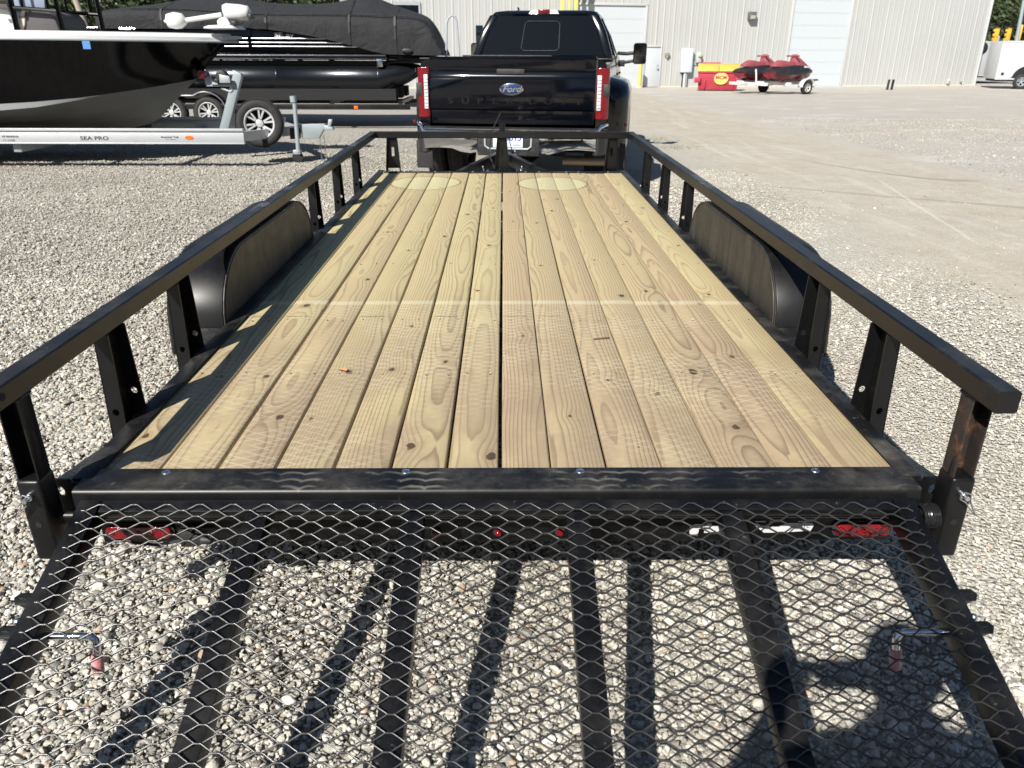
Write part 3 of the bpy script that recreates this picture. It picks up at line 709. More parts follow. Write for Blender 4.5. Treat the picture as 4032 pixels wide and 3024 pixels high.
# fenders
def fender(sg):
    xi, xo = 1.0165, 1.238
    R = .30; pr = []; s0, s1, top = 1.045, 2.505, .240
    # side outline (s,h), rising from rear foot, flat top, down at the front
    for k in range(9):
        a = k / 8 * pi / 2; pr.append((s0 + .012 + .30 * (1 - cos(a)), top - .245 + .245 * sin(a)))
    pts = [(s0, -.11)] + pr
    for k in range(8, -1, -1):
        a = k / 8 * pi / 2; pts.append((s1 - .012 - .30 * (1 - cos(a)), top - .245 + .245 * sin(a)))
    pts.append((s1, -.11))
    b = B(); cr = [(0, -.004), (.010, .0), (.020, .001), (.5, .002), (.80, .0), (.90, -.006), (.965, -.020), (1.0, -.045)]
    mid = Vector(((s0 + s1) / 2, .0))
    rows = []
    for f, dn in cr:
        x = sg * (xi + (xo - xi) * f); row = []
        for s, h in pts:
            n_ = Vector((s - mid.x, (h + .11) * 2.2)); n_ = n_.normalized() if n_.length else n_
            row.append((x, s + n_.x * dn, DZ + h + n_.y * dn))
        rows.append(row)
    for r1, r2 in zip(rows, rows[1:]):
        A = b._v(r1); C_ = b._v(r2)
        for i in range(len(A) - 1): b._f([A[i], A[i + 1], C_[i + 1], C_[i]])
    skirt = [(x, y, z) for x, y, z in rows[-1]]
    A = b._v(skirt); C_ = b._v([(x, y, z - .028) for x, y, z in skirt])
    for i in range(len(A) - 1): b._f([A[i], A[i + 1], C_[i + 1], C_[i]])
    f = b.build("fender", M['fender'], T, smooth=True, ang=60)
    sol = f.modifiers.new("thick", 'SOLIDIFY'); sol.thickness = .003
    # inner plate between deck and wheels, with raised rim bead
    b = B(); poly = [(sg * xi, s, DZ + h - (.0 if h > 0 else 0)) for s, h in pts]
    poly[0] = (sg * xi, s0, DZ - .10); poly[-1] = (sg * xi, s1, DZ - .10)
    b.prism(poly, (-sg * .003, 0, 0)); ip = b.build("inner_fender_plate", M['fplate'], T)
    b = B(); bead = [(sg * (xi - .0035), Vector((s, h)).x, DZ + h) for s, h in pts[1:-1]]
    c = Vector((0, (s0 + s1) / 2, DZ)); bead = [Vector(p) + (Vector((p[0], c.y, c.z)) - Vector(p)).normalized() * .016 for p in bead]
    b.tube(bead, .0028, 6); b.build("plate_bead", M['fplate'], ip, smooth=True)
    # diamond-plate steps at both ends
    for sa, sb in ((.86, 1.044), (2.506, 2.64)):
        b = B(); xa, xb = sorted((sg * 1.0115, sg * 1.10)); b.box(xa, xb, sa, sb, DZ - .014, DZ - .006); b.build("tread_step", M['tread'], T)
M['fplate'] = Mat("weathered_fender_plate", (.03, .03, .03), .5); q = M['fplate']; _, fx, fy, fz = q.coord()
streak = q.noise(q.comb(0.0, fy * 16.0, fz * 1.2), 1.0, 5, .65); q.set("Base Color", q.mix(streak.step(.35, .75), (.016, .0155, .0155), (.05, .046, .038))); q.set("Roughness", q.noise(q.coord()[0], 20, 4) * .3 + .38)
fender(-1); fender(1)
# tandem wheels
def wheel(name, parent, c, ax, R, wdt, rimr, spokes=5, rimmat=None, tyremat=None, style=0):
    """tyre with rim; ax points outwards"""
    c = Vector(c); ax = Vector(ax).normalized(); hw = wdt / 2
    e = bpy.data.objects.new(name, None); COL.objects.link(e); e.parent = parent; e.location = c; e.empty_display_size = .1
    z = Vector((0, 0, 0)); b = B()
    b.lathe(z, ax, [(-hw * .8, rimr), (-hw, rimr * 1.12), (-hw, R * .86), (-hw * .82, R * .965), (-hw * .55, R), (hw * .55, R), (hw * .82, R * .965), (hw, R * .86), (hw, rimr * 1.12), (hw * .8, rimr)], 40, False)
    t = b.build("tyre", tyremat or M['rubber'], e, smooth=True, ang=40)
    b = B()
    for k in (-.35, -.12, .12, .35): b.lathe(ax * (k * wdt - .004), ax, [(0, R * .99), (.001, R + .004), (.022, R + .004), (.023, R * .99)], 40, False)
    b.build("tread_ribs", tyremat or M['rubber'], t, smooth=True, ang=40)
    b = B(); b.lathe(z, ax, [(hw * .86, rimr * 1.03), (hw * .92, rimr), (hw * .70, rimr * .90), (-hw * .5, rimr * .86), (-hw * .6, rimr * .5), (-hw * .6, .001)], 36, False)
    u = (Vector((0, 0, 1)) if abs(ax.z) < .9 else Vector((1, 0, 0))).cross(ax).normalized(); v = ax.cross(u)
    b.lathe(z, ax, [(0, rimr * .34), (hw * .55, rimr * .30), (hw * .62, rimr * .16), (hw * .62, 0)], 20)
    rm = b.build("rim", M['dark'] if spokes else (rimmat or M['galv']), e, smooth=True, ang=40)
    if spokes:
        b = B(); b.lathe(z, ax, [(hw * .93, rimr * 1.02), (hw * .95, rimr * .98), (hw * .75, rimr * .89), (hw * .6, rimr * .9)], 36, False); b.lathe(z, ax, [(hw * .2, rimr * .30), (hw * .56, rimr * .27), (hw * .66, rimr * .15), (hw * .66, 0)], 20)
        for k in range(spokes):
            a = 2 * pi * k / spokes + .3
            for off in ((-.085, .085) if style == 0 else (0,)):
                d = u * cos(a + off) + v * sin(a + off); d2 = u * cos(a + off * 2.2) + v * sin(a + off * 2.2); t = ax.cross(d); wv = rimr * (.055 if style == 0 else .13)
                p0 = d * rimr * .2 + ax * hw * .50; p1 = d2 * rimr * .93 + ax * hw * .72
                b.loft([[p0 - t * wv, p0 + t * wv, p0 + t * wv - ax * .02, p0 - t * wv - ax * .02], [p1 - t * wv * 1.2, p1 + t * wv * 1.2, p1 + t * wv * 1.2 - ax * .02, p1 - t * wv * 1.2 - ax * .02]])
        b.build("spokes", rimmat or M['chrome'], rm, smooth=True, ang=40)
    return e
for sg in (-1, 1):
    for s in (1.42, 2.13): wheel("wheel", T, (sg * 1.13, s, .315), (sg, 0, 0), .315, .185, .19, 0)
    for s in (1.42, 2.13): b = B(); b.cyl((sg * 1.03, s, .30), (sg * .7, s, .30), .03); b.build("axle_stub", M['steel'], T)

# rear light bar, lamps, plug, sticker
b = B(); b.box(-.975, .975, -.040, -.034, DZ - .178, DZ - .075); b.box(-.975, .975, -.034, .02, DZ - .178, DZ - .173)
lb = b.build("light_bar", M['steel'], T, bevel=.001)
b = B(); b.box(-.955, .955, -.036, -.02, DZ - .074, DZ - .039); b.build("rear_sill", M['steel'], T)
def lamp(x0, x1, h0, h1):
    b = B(); r = (h1 - h0) / 2; zc = DZ + (h0 + h1) / 2; pts = []
    for k in range(9): a = pi / 2 + pi * k / 8; pts.append((x0 + r + r * cos(a), -.0415, zc + r * sin(a)))
    for k in range(9): a = -pi / 2 + pi * k / 8; pts.append((x1 - r + r * cos(a), -.0415, zc + r * sin(a)))
    g = B(); gp = [(p[0] + (.005 if p[0] > (x0 + x1) / 2 else -.005), -.0405, zc + (p[2] - zc) * 1.28) for p in pts]; g.prism(gp, (0, -.004, 0))
    t = g.build("tail_light", M['rubber'], T, bevel=.001)
    b.prism([(p[0], -.0447, p[2]) for p in pts], (0, -.009, 0)); b.build("lens", M['redlens'], t, bevel=.003, seg=3, smooth=True)
    c = B()
    n = 5
    for k in range(n): xx = x0 + (x1 - x0) * (k + .5) / n; c.ball((xx, -.0535, zc), .0075, 10, (1, .4, 1))
    c.build("light_diodes", M['redlens'], t, smooth=True)
lamp(-.960, -.800, -.160, -.125); lamp(.826, .968, -.160, -.124)
for x in (-.156, -.003, .150):
    b = B(); b.lathe((x, -.0405, DZ - .150), (0, -1, 0), [(0, .013), (.004, .012), (.004, .0)], 18); t = b.build("marker_light", M['rubber'], T, smooth=True)
    b = B(); b.lathe((x, -.044, DZ - .150), (0, -1, 0), [(0, .0095), (.006, .0085), (.010, .005), (.011, .0)], 16); b.build("lens", M['redlens'], t, smooth=True)
# white decal, mostly hidden behind the mesh
b = B(); yd = -.0412; z0 = DZ - .168
def dz(pts): b.prism([(x, yd, z0 + z) for x, z in pts], (0, -.0006, 0))
dz([(.474, .034), (.480, .039), (.505, .039), (.505, .034)]); dz([(.470, .004), (.470, .028), (.476, .031), (.508, .031), (.506, .025), (.492, .025), (.492, .004)]); dz([(.506, .013), (.506, .033), (.513, .041), (.522, .041), (.522, .033), (.538, .033), (.545, .027), (.545, .013)])
dz([(.548, .013), (.548, .033), (.563, .023)]); dz([(.565, .014), (.566, .020), (.580, .020), (.580, .014)]); dz([(.565, .025), (.566, .031), (.580, .031), (.580, .025)]); dz([(.566, .034), (.566, .041), (.574, .041), (.574, .034)])
dz([(.655, .013), (.625, .038), (.634, .041), (.650, .030), (.690, .030), (.705, .041), (.770, .041), (.776, .034), (.770, .018), (.735, .016), (.700, .013)]); dz([(.63, .044), (.655, .044), (.655, .047), (.63, .047)]); dz([(.665, .044), (.70, .044), (.70, .047), (.665, .047)]); dz([(.735, .044), (.765, .044), (.765, .047), (.735, .047)])
dc = b.build("trailer_decal", M['sign_white'], lb, noweld=True)
text("decal_lettering", "HTC", .012, M['decal_black'], lb, face_mat((.752, yd - .0009, z0 + .031), (1, 0, 0), (0, 0, 1)), .0002, shear=.2, sx=1.2)
b = B(); b.cyl((-.735, -.052, DZ - .150), (-.735, -.075, DZ - .150), .017, 16); b.box(-.775, -.742, -.07, -.043, DZ - .172, DZ - .125); b.cyl((-.722, -.07, DZ - .150), (-.695, -.07, DZ - .152), .011, 12)
b.build("wiring_plug", M['carplastic'], T, bevel=.002)
b = B(); b.tube([(-.775, -.05, DZ - .165), (-.84, -.055, DZ - .176), (-.90, -.05, DZ - .172), (-.95, -.03, DZ - .165)], .004, 8); b.build("wiring_loom", M['rubber'], T)
# hinge rod and the assist spring
b = B(); b.cyl((-1.018, -.112, DZ - .052), (1.018, -.112, DZ - .052), .0105, 14); b.build("hinge_rod", M['steel'], T, smooth=True)
b = B(); hx = [];
for k in range(0, 6 * 16 + 1): a = 2 * pi * k / 16; hx.append((.982 + .040 * k / 96 + .0, -.118 + .026 * cos(a), DZ - .056 + .026 * sin(a)))
b.tube(hx, .0038, 8); b.tube([hx[0], (.981, -.147, DZ - .06), (.985, -.178, DZ - .10), (.990, -.195, DZ - .125), (.988, -.186, DZ - .13)], .0038, 8)
b.build("assist_spring", M['springm'] if 'springm' in M else Mat("oiled_spring_steel", (.03, .03, .032), .22, .6), T, smooth=True)

# ------------------------------------------------------------------ ramp gate, folded down behind the deck
SL = .335; S0, ZG = -.113, -.009
G_ = bpy.data.objects.new("ramp_gate", None); COL.objects.link(G_); G_.parent = T; G_.location = tp(0, S0, ZG); G_.rotation_euler = (math.atan(SL), 0, 0)
GL = 1.30                                                   # gate length; local -y runs down the ramp, +z is its face
def gbox(name, x0, x1, y0, y1, z0, z1, mat=None, bev=.004):
    b = B(); b.box(x0, x1, -y1, -y0, z0, z1); return b.build(name, mat or M['gate'], G_, bevel=bev, seg=2, smooth=True)
M['gate'] = black_steel("gate_steel", (.0095, .0105, .0135), .34, .14)
gbox("gate_side", -.962, -.912, 0, GL, -.052, 0); gbox("gate_side", .912, .962, 0, GL, -.052, 0)
gbox("gate_top_bar", -.911, .911, 0, .034, -.026, -.002); gbox("gate_end_bar", -.911, .911, GL - .05, GL, -.05, -.002)
for xc in (-.549, -.195, .178, .530): gbox("gate_rib", xc - .026, xc + .026, .035, GL - .051, -.046, -.002)
# expanded metal
def expanded():
    b = B(); LW, SW = .0745, .0334; st = .0034; x0, x1 = -.941, .941
    kn_ = .0118                                              # half-length of the flat knuckle
    rows = int((GL - .012) / SW) * 2; th = .0022
    def strand(pts):
        # flat strip strand: stands on edge, leaning
        n = len(pts); u_, v_ = Vector((0, -.0010, .0003)), Vector((0, .0006, .0017))
        rings = []
        for p in pts: p = Vector(p); rings.append([p + u_ * 1.6 * cos(t) + v_ * 1.35 * sin(t) + Vector((0, 0, .0016)) for t in [pi / 3 * k for k in range(6)]])
        R = [b._v(r) for r in rings]
        for a, c in zip(R, R[1:]):
            for i in range(6): b._f([a[i], a[(i + 1) % 6], c[(i + 1) % 6], c[i]])
        b._f(R[0][::-1]); b._f(R[-1])
    nx = int((x1 - x0) / LW) + 2
    r = 0; y = -.020
    while -y < GL - .02:
        ofs = 0 if r % 2 == 0 else LW / 2
        pts = []; X = x0 - LW
        k = 0
        # each strand zigzags between this row line and the next one half a pitch lower
        for i in range(nx + 1):
            c = x0 + .0385 + (i - 1) * LW + ofs
            for dx, hi in ((-kn_ * .55, 1), (kn_ * .55, 1), (LW / 2 - kn_ * .55, 0), (LW / 2 + kn_ * .55, 0)):
                xx = c + dx
                yy = y if hi else y - SW / 2 + .0016
                pts.append((xx, yy + (0 if hi else 0), .0045 if hi else .0012))
        cl = []
        for p, q_ in zip(pts, pts[1:]):
            if p[0] >= x0 and p[0] <= x1: cl.append(p)
            elif p[0] < x0 < q_[0]: t = (x0 - p[0]) / (q_[0] - p[0]); cl.append(tuple(Vector(p).lerp(Vector(q_), t)))
            if p[0] < x1 < q_[0]: t = (x1 - p[0]) / (q_[0] - p[0]); cl.append(tuple(Vector(p).lerp(Vector(q_), t)))
        strand(cl); y -= SW / 2; r += 1
    return b.build("mesh_panel", M['mesh'], G_, noweld=True, smooth=True, ang=70)
expanded()
# latch handles with rubber sleeves, outer catch brackets
for sg in (-1, 1):
    yl = -.325
    h = bpy.data.objects.new("latch_handle", None); COL.objects.link(h); h.parent = G_; h.location = (sg * .912, yl, -.03)
    b = B(); L = [(0, 0, 0), (-sg * .075, 0, 0), (-sg * .092, 0, -.002), (-sg * .100, -.004, -.008), (-sg * .103, -.010, -.016), (-sg * .103, -.022, -.030)]
    b.tube(L, .0075, 14); b.build("rod", M['chrome'], h, smooth=True)
    b = B(); c = Vector(L[-1]); d = Vector((0, -.6, -.8)).normalized(); b.tube([c, c + d * .004, c + d * .016, c + d * .024, c + d * .031, c + d * .040, c + d * .044], [.0095, .0115, .0125, .0108, .0125, .0105, .005], 16); b.build("rubber_sleeve", M['pink'], h, smooth=True)
    b = B()
    for yo in (.075, .0):
        pts = [(sg * .9625, yl + yo, -.055), (sg * .9625, yl + yo, -.018), (sg * .990, yl + yo, -.012), (sg * 1.002, yl + yo, -.022), (sg * 1.002, yl + yo, -.038), (sg * .990, yl + yo, -.055)]
        b.prism(pts, (0, .005, 0))
        b.prism([(sg * .963, yl + yo - .012, -.019), (sg * .963, yl + yo + .016, -.019), (sg * .995, yl + yo + .016, -.019), (sg * 1.004, yl + yo + .004, -.019), (sg * .995, yl + yo - .012, -.019)], (0, 0, .004))
    xa, xb = sorted((sg * .9625, sg * .975)); b.box(xa, xb, yl - .005, yl + .085, -.06, -.05)
    b.build("catch_bracket", M['gate'], G_, bevel=.001)
    b = B(); b.ball((sg * .983, yl + .035, -.034), .009, 10); b.build("catch_pin", M['zinc'], G_, smooth=True)
# tongue, coupler, chains, jack
b = B()
for sg in (-1, 1):
    a = Vector((sg * .42, 4.72, DZ - .06)); c = Vector((0.02 * sg, 6.05, DZ - .035)); d = (c - a).normalized(); u = Vector((0, 0, 1)).cross(d).normalized()
    b.loft([[p + u * i + Vector((0, 0, j)) for i, j in ((-.025, -.05), (.025, -.05), (.025, .05), (-.025, .05))] for p in (a, c)])
b.build("tongue", M['steel_dusty'], T, bevel=.002)
b = B(); b.box(-.04, .04, 6.0, 6.2, DZ - .08, DZ + .02); b.ball((0, 6.2, DZ - .03), .05, 14); b.build("coupler", M['steel'], T, bevel=.005)
b = B(); b.box(-.05, .05, 5.55, 5.68, DZ - .02, DZ + .04); b.cyl((0, 5.62, DZ - .2), (0, 5.62, DZ + .30), .028); b.build("tongue_jack", M['steel'], T)
for sg in (-1, 1):
    b = B(); n = 22
    for k in range(n):
        t = k / (n - 1); p = Vector((sg * (.17 - .05 * t), 5.3 + .95 * t, DZ - .03 - .16 * sin(pi * t) + .05 * t))
        lp = [p + Vector((cos(a) * .009 * (k % 2), sin(a) * .017, cos(a) * .009 * ((k + 1) % 2))) for a in [2 * pi * j / 8 for j in range(8)]]
        b.tube(lp, .0035, 5, close=True)
    b.build("safety_chain", M['zinc'], T, noweld=True)
b = B(); b.tube([(-.06, 5.0, DZ + .0), (-.12, 5.5, DZ + .05), (-.10, 6.0, DZ + .20), (-.02, 6.4, DZ + .33)], .006, 8); b.build("wiring_cable", M['rubber'], T, smooth=True)
# two dry leaves and a splinter lying on the boards
leafm = Mat("dry_leaf", (.42, .19, .08), .7)
for (x, s, r, a, lab) in ((-.107, 1.485, .011, .4, "small dry orange leaf lying on the middle of the wooden deck"), (-.498, .613, .014, 1.2, "curled brown leaf lying on the deck near the rear left")):
    b = B(); cc = Vector((X0 + x, Y0 + s, DZ + .0139 * s + .006)); pts = []
    for k in range(10): t = 2 * pi * k / 10; pts.append(cc + Vector((cos(t + a) * r, sin(t + a) * r * .65, .004 * cos(2 * t) + .002)))
    v = b._v(pts); c = b._v([cc + Vector((0, 0, -.002))])[0]
    for k in range(10): b._f([v[k], v[(k + 1) % 10], c])
    o = b.build("dry_leaf", leafm, noweld=True); o.modifiers.new("t", 'SOLIDIFY').thickness = .001; tag(o, lab, "leaf", "dry leaves on the deck")
b = B(); b.box(-.03, .03, -.003, .003, 0, .004); o = b.build("wood_splinter", Mat("dark_splinter", (.12, .08, .05), .8), bevel=.001); o.location = (X0 + .355, Y0 + .905, DZ + .0139 * .9 + .002); o.rotation_euler = (0, 0, .25); tag(o, "thin dark splinter of wood lying on the right half of the deck", "splinter")
# ------------------------------------------------------------------ pickup truck
TR = thing("pickup_truck", "glossy black dual rear wheel crew cab pickup hitched to the trailer", "pickup truck", (.085, 8.33, 0), -radians(9.6))
M['paneglass'] = Mat("cab_glass", (.003, .004, .006), .02, 0, Alpha=.975, Specular_IOR_Level=.32)
def sec(hw, y, zt, zb, r=.06, k=5):
    pass
CP = M['carpaint']
# bed sides with rounded shoulder
for sg in (-1, 1):
    b = B(); pr = [(.86, .60), (.955, .60), (.968, .75), (.975, .95), (.970, 1.12), (.955, 1.26), (.935, 1.315), (.90, 1.335), (.86, 1.335)]
    b.loft([[(sg * x * (1 if y > .05 else .998), y, z) for x, z in pr] for y in (.0, .06, 1.2, 2.33)]); s_ = b.build("bed_side", CP, TR, smooth=True, ang=50)
    b = B(); b.box(*sorted((sg * .84, sg * .955)), .01, 2.33, 1.336, 1.352); b.build("bed_rail_cap", M['carplastic'], TR, bevel=.006)
    # broad rear flare over the dual wheels
    b = B(); rings = []
    for k in range(13):
        t = k / 12; a = pi * t; y = .38 + 1.72 * t; bulge = min(1, sin(a) * 3.2) ** .7 if 0 < t < 1 else 0
        xo = .972 + .205 * bulge; zt = 1.02 + .12 * min(1, sin(a) * 1.8)
        dx = abs(y - 1.24); zb = .62 if dx > .60 else .40 + sqrt(max(0, .50 ** 2 - min(dx, .50) ** 2)) * .98
        if dx <= .60 and zb < .46: zb = .46
        if dx > .60: zb = .46
        rings.append([(sg * .93, y, zb), (sg * (xo - .01), y, zb), (sg * xo, y, zb + .03), (sg * xo, y, zt - .10), (sg * (xo - .03 * bulge), y, zt - .03), (sg * (.975 + (xo - .975) * .55), y, zt), (sg * .93, y, zt + .04)])
    b.loft(rings); b.build("rear_fender", CP, TR, smooth=True, ang=50)
    b = B(); b.box(*sorted((sg * 1.14, sg * 1.17)), .43, .45, .69, .72); b.build("side_marker", M['redlens'], TR, bevel=.004)
    b = B(); b.box(*sorted((sg * .98, sg * 1.165)), .50, .515, .20, .50); b.build("mud_flap", M['rubber'], TR, bevel=.01)
b = B(); b.box(-.86, .86, .05, 2.33, .78, .82); b.box(-.86, .86, 2.30, 2.34, .78, 1.33); b.build("bed_floor", M['carplastic'], TR)
# tailgate
tg = [(.03, .715), (-.002, .725), (-.012, .76), (-.014, .855), (-.036, .872), (-.043, .90), (-.046, 1.02), (-.046, 1.15), (-.030, 1.172), (-.016, 1.195), (-.018, 1.26), (-.030, 1.325), (-.028, 1.350), (-.012, 1.364), (.045, 1.364), (.045, .715)]
b = B(); b.loft([[(x, y + (.006 if abs(x) > .83 else 0), z) for y, z in tg] for x in (-.842, -.825, -.4, 0, .4, .825, .842)]); TG = b.build("tailgate", CP, TR, smooth=True, ang=35)
b = B(); b.box(-.50, .40, -.022, .05, 1.3645, 1.378); b.build("tailgate_cap", M['carplastic'], TG, bevel=.004)
b = B(); b.box(-.15, .13, -.028, -.024, 1.20, 1.25); b.build("tailgate_handle", M['carplastic'], TG, bevel=.004)
N_ = 40; b = B(); b.prism([(.004 + .122 * cos(2 * pi * k / N_), -.0465, 1.062 + .058 * sin(2 * pi * k / N_)) for k in range(N_)], (0, -.010, 0)); bd = b.build("badge", M['chrome'], TG, bevel=.004, seg=3, smooth=True)
b = B(); b.prism([(.004 + .108 * cos(2 * pi * k / N_), -.0566, 1.062 + .047 * sin(2 * pi * k / N_)) for k in range(N_)], (0, -.0022, 0)); b.build("badge_field", Mat("badge_blue", (.03, .06, .16), .2, .4, Coat_Weight=1.0), TG, bevel=.001)
text("badge_script", "Ford", .085, M['chrome'], TG, face_mat((.004, -.0592, 1.062), (1, 0, 0), (0, 0, 1)), .0012, shear=.35, sx=1.15, bold=.001)
glb = Mat("gloss_black_letter", (.03, .03, .035), .10, .7)
for i, ch in enumerate("SUPER DUTY"):
    if ch == ' ': continue
    text("tailgate_letter", ch, .078, glb, TG, face_mat((-.625 + (i if i < 5 else i - .45) * .153, -.0470, .945), (1, 0, 0), (0, 0, 1)), .004, sx=1.55, bold=.0015)
# tail lights
for sg in (-1, 1):
    b = B(); x0, x1 = .852, .982
    pr = [(x0, -.018), (x0 + .02, -.034), (x1 - .03, -.030), (x1 - .004, -.002), (x1, .07), (x0, .07)]
    b.loft([[(sg * x, y, z) for x, y in pr] for z in (.782, .80, 1.0, 1.24, 1.262)]); tl = b.build("tail_light", M['redlens'], TR, bevel=.006, seg=2, smooth=True, ang=40)
    b = B(); xa, xb = sorted((sg * .862, sg * .905)); b.box(xa, xb, -.044, -.030, .865, 1.195); b.build("reversing_lamp", M['clear'], tl, bevel=.010, seg=3, smooth=True)
    b = B(); xa, xb = sorted((sg * .925, sg * .988)); b.box(xa, xb, -.037, .0, 1.0, 1.115); b.build("blind_spot_module", M['carplastic'], tl, bevel=.006)
    b = B()
    for k in range(9): b.box(*sorted((sg * .866, sg * .901)), -.0455, -.0435, .885 + k * .033, .892 + k * .033)
    tag(b.build("lamp_ribs", M['chrome'], tl), kind="stuff")
# rear bumper
b = B()
top = [(-.98, .10), (-.96, -.10), (-.90, -.19), (-.70, -.235), (.70, -.235), (.90, -.19), (.96, -.10), (.98, .10)]
b.prism([(x, y, .672) for x, y in top], (0, 0, .020)); b.build("bumper_step", M['carplastic'], TR, bevel=.006)
b = B()
for x0 in [-.66 + .045 * k for k in range(30)]:
    if abs(x0) < .16: continue
    b.prism([(x0, -.20, .6921), (x0 + .012, -.20, .6921), (x0 + .034, -.08, .6921), (x0 + .022, -.08, .6921)], (0, 0, .005))
tag(b.build("step_ribs", M['carplastic'], TR), kind="stuff")
for sg in (-1, 1):
    b = B(); pts = []
    rings = []
    for x, zb, yo in ((.32, .468, -.238), (.40, .455, -.242), (.50, .470, -.243), (.58, .500, -.243), (.70, .505, -.240), (.80, .50, -.225), (.88, .49, -.195)):
        rings.append([(sg * x, yo + .012, .671), (sg * x, yo, .655), (sg * x, yo - .006, .60), (sg * x, yo, zb + .03), (sg * x, yo + .012, zb), (sg * x, yo + .10, zb), (sg * x, yo + .10, .671)])
    b.loft(rings); b.build("bumper_face", M['chrome'], TR, smooth=True, ang=40)
    b = B(); b.tube([(sg * .875, -.20, .655), (sg * .915, -.165, .715), (sg * .955, -.13, .735), (sg * .975, -.06, .735)], .018, 10); b.build("corner_trim", M['chrome'], TR, smooth=True)
    b = B(); b.loft([[(sg * x, y, z) for x, y in ((.85, -.17), (.90, -.185), (.96, -.12), (.985, .02), (.985, .12), (.85, .12))] for z in (.44, .47, .671)]); b.build("bumper_corner", M['carplastic'], TR, bevel=.02, seg=3, smooth=True)
b = B(); b.loft([[(x, y, z) for x, y in ((-.318, -.236), (.318, -.236), (.318, -.10), (-.318, -.10))] for z in (.435, .671)]); cb = b.build("bumper_centre", M['carplastic'], TR, bevel=.008)
b = B(); b.tube([(-.24, -.240, .66), (-.235, -.242, .53), (-.20, -.243, .505), (.20, -.243, .505), (.235, -.242, .53), (.24, -.240, .66)], .010, 8); b.build("plate_surround", M['grey'], cb, smooth=True)
for x in (-.285, .285): b = B(); b.lathe((x, -.237, .57), (0, -1, 0), [(0, .017), (.004, .016), (.004, .010), (.006, .008)], 16); b.build("parking_sensor", M['carplastic'], cb, smooth=True)
b = B(); b.box(-.152, .152, -.250, -.2465, .520, .672); pl = b.build("licence_plate", Mat("plate_white", (.72, .76, .85), .4), cb, bevel=.001)
text("plate_number", "4813", .10, Mat("plate_blue", (.04, .08, .36), .5), pl, face_mat((.055, -.2507, .615), (1, 0, 0), (0, 0, 1)), .0006, sx=.85, bold=.002)
b = B(); b.prism([(.09 + .045 * cos(a * .4), -.2506, .543 + .010 * sin(a * .4)) for a in range(16)], (0, -.0006, 0)); b.build("plate_sticker", M['grey'], pl)
b = B(); b.box(-.045, .045, -.31, .3, .40, .475); b.box(-.03, .03, -.46, -.25, .41, .465); b.ball((0, -.44, .49), .03, 12); b.build("tow_hitch", M['steel'], TR, bevel=.003)
b = B(); b.tube([(.50, .38, .33), (.98, .40, .33), (1.02, .36, .325)], .052, 16); b.build("exhaust_pipe", M['tan_pipe'], TR, smooth=True)
b = B(); b.box(-.55, -.42, -.05, 5.4, .42, .60); b.box(.42, .55, -.05, 5.4, .42, .60); b.box(-.8, .8, 1.15, 1.35, .33, .47); b.ball((0, 1.25, .36), .17, 14); b.box(-.9, .9, .2, 5.3, .60, .66); b.build("chassis", M['dark'], TR)
# cab: lower body, pillars, roof, panes
b = B(); pr = [(.86, .50), (.93, .54), (.948, .85), (.945, 1.15), (.925, 1.33), (.905, 1.385)]
ring = lambda y, k=1: [(-x * k, y, z) for x, z in pr] + [(x * k, y, z) for x, z in reversed(pr)]
b.loft([ring(2.38, .985), ring(2.43), ring(4.9), ring(5.0)]); b.build("cab_body", CP, TR, smooth=True, ang=50)
b = B(); b.loft([[(-x * k, y, z) for x, z in ((.90, .50), (.93, .9), (.90, 1.20), (.80, 1.28))] + [(x * k, y, z) for x, z in ((.80, 1.28), (.90, 1.20), (.93, .9), (.90, .50))] for y, k in ((5.0, 1), (5.9, .99), (6.15, .93))]); b.build("bonnet", CP, TR, smooth=True, ang=50)
zr = 1.915
roof = lambda s, z, y0, y1: [(-.60 * s, y0, z), (-.66 * s, y0 + .04, z), (-.69 * s, y0 + .14, z), (-.69 * s, y1 - .1, z), (-.62 * s, y1, z), (.62 * s, y1, z), (.69 * s, y1 - .1, z), (.69 * s, y0 + .14, z), (.66 * s, y0 + .04, z), (.60 * s, y0, z)]
b = B(); b.loft([roof(1.0, 1.842, 2.60, 4.45), roof(1.0, 1.87, 2.59, 4.47), roof(.965, 1.900, 2.63, 4.42), roof(.80, 1.922, 2.8, 4.2)]); b.build("roof", CP, TR, smooth=True, ang=60)
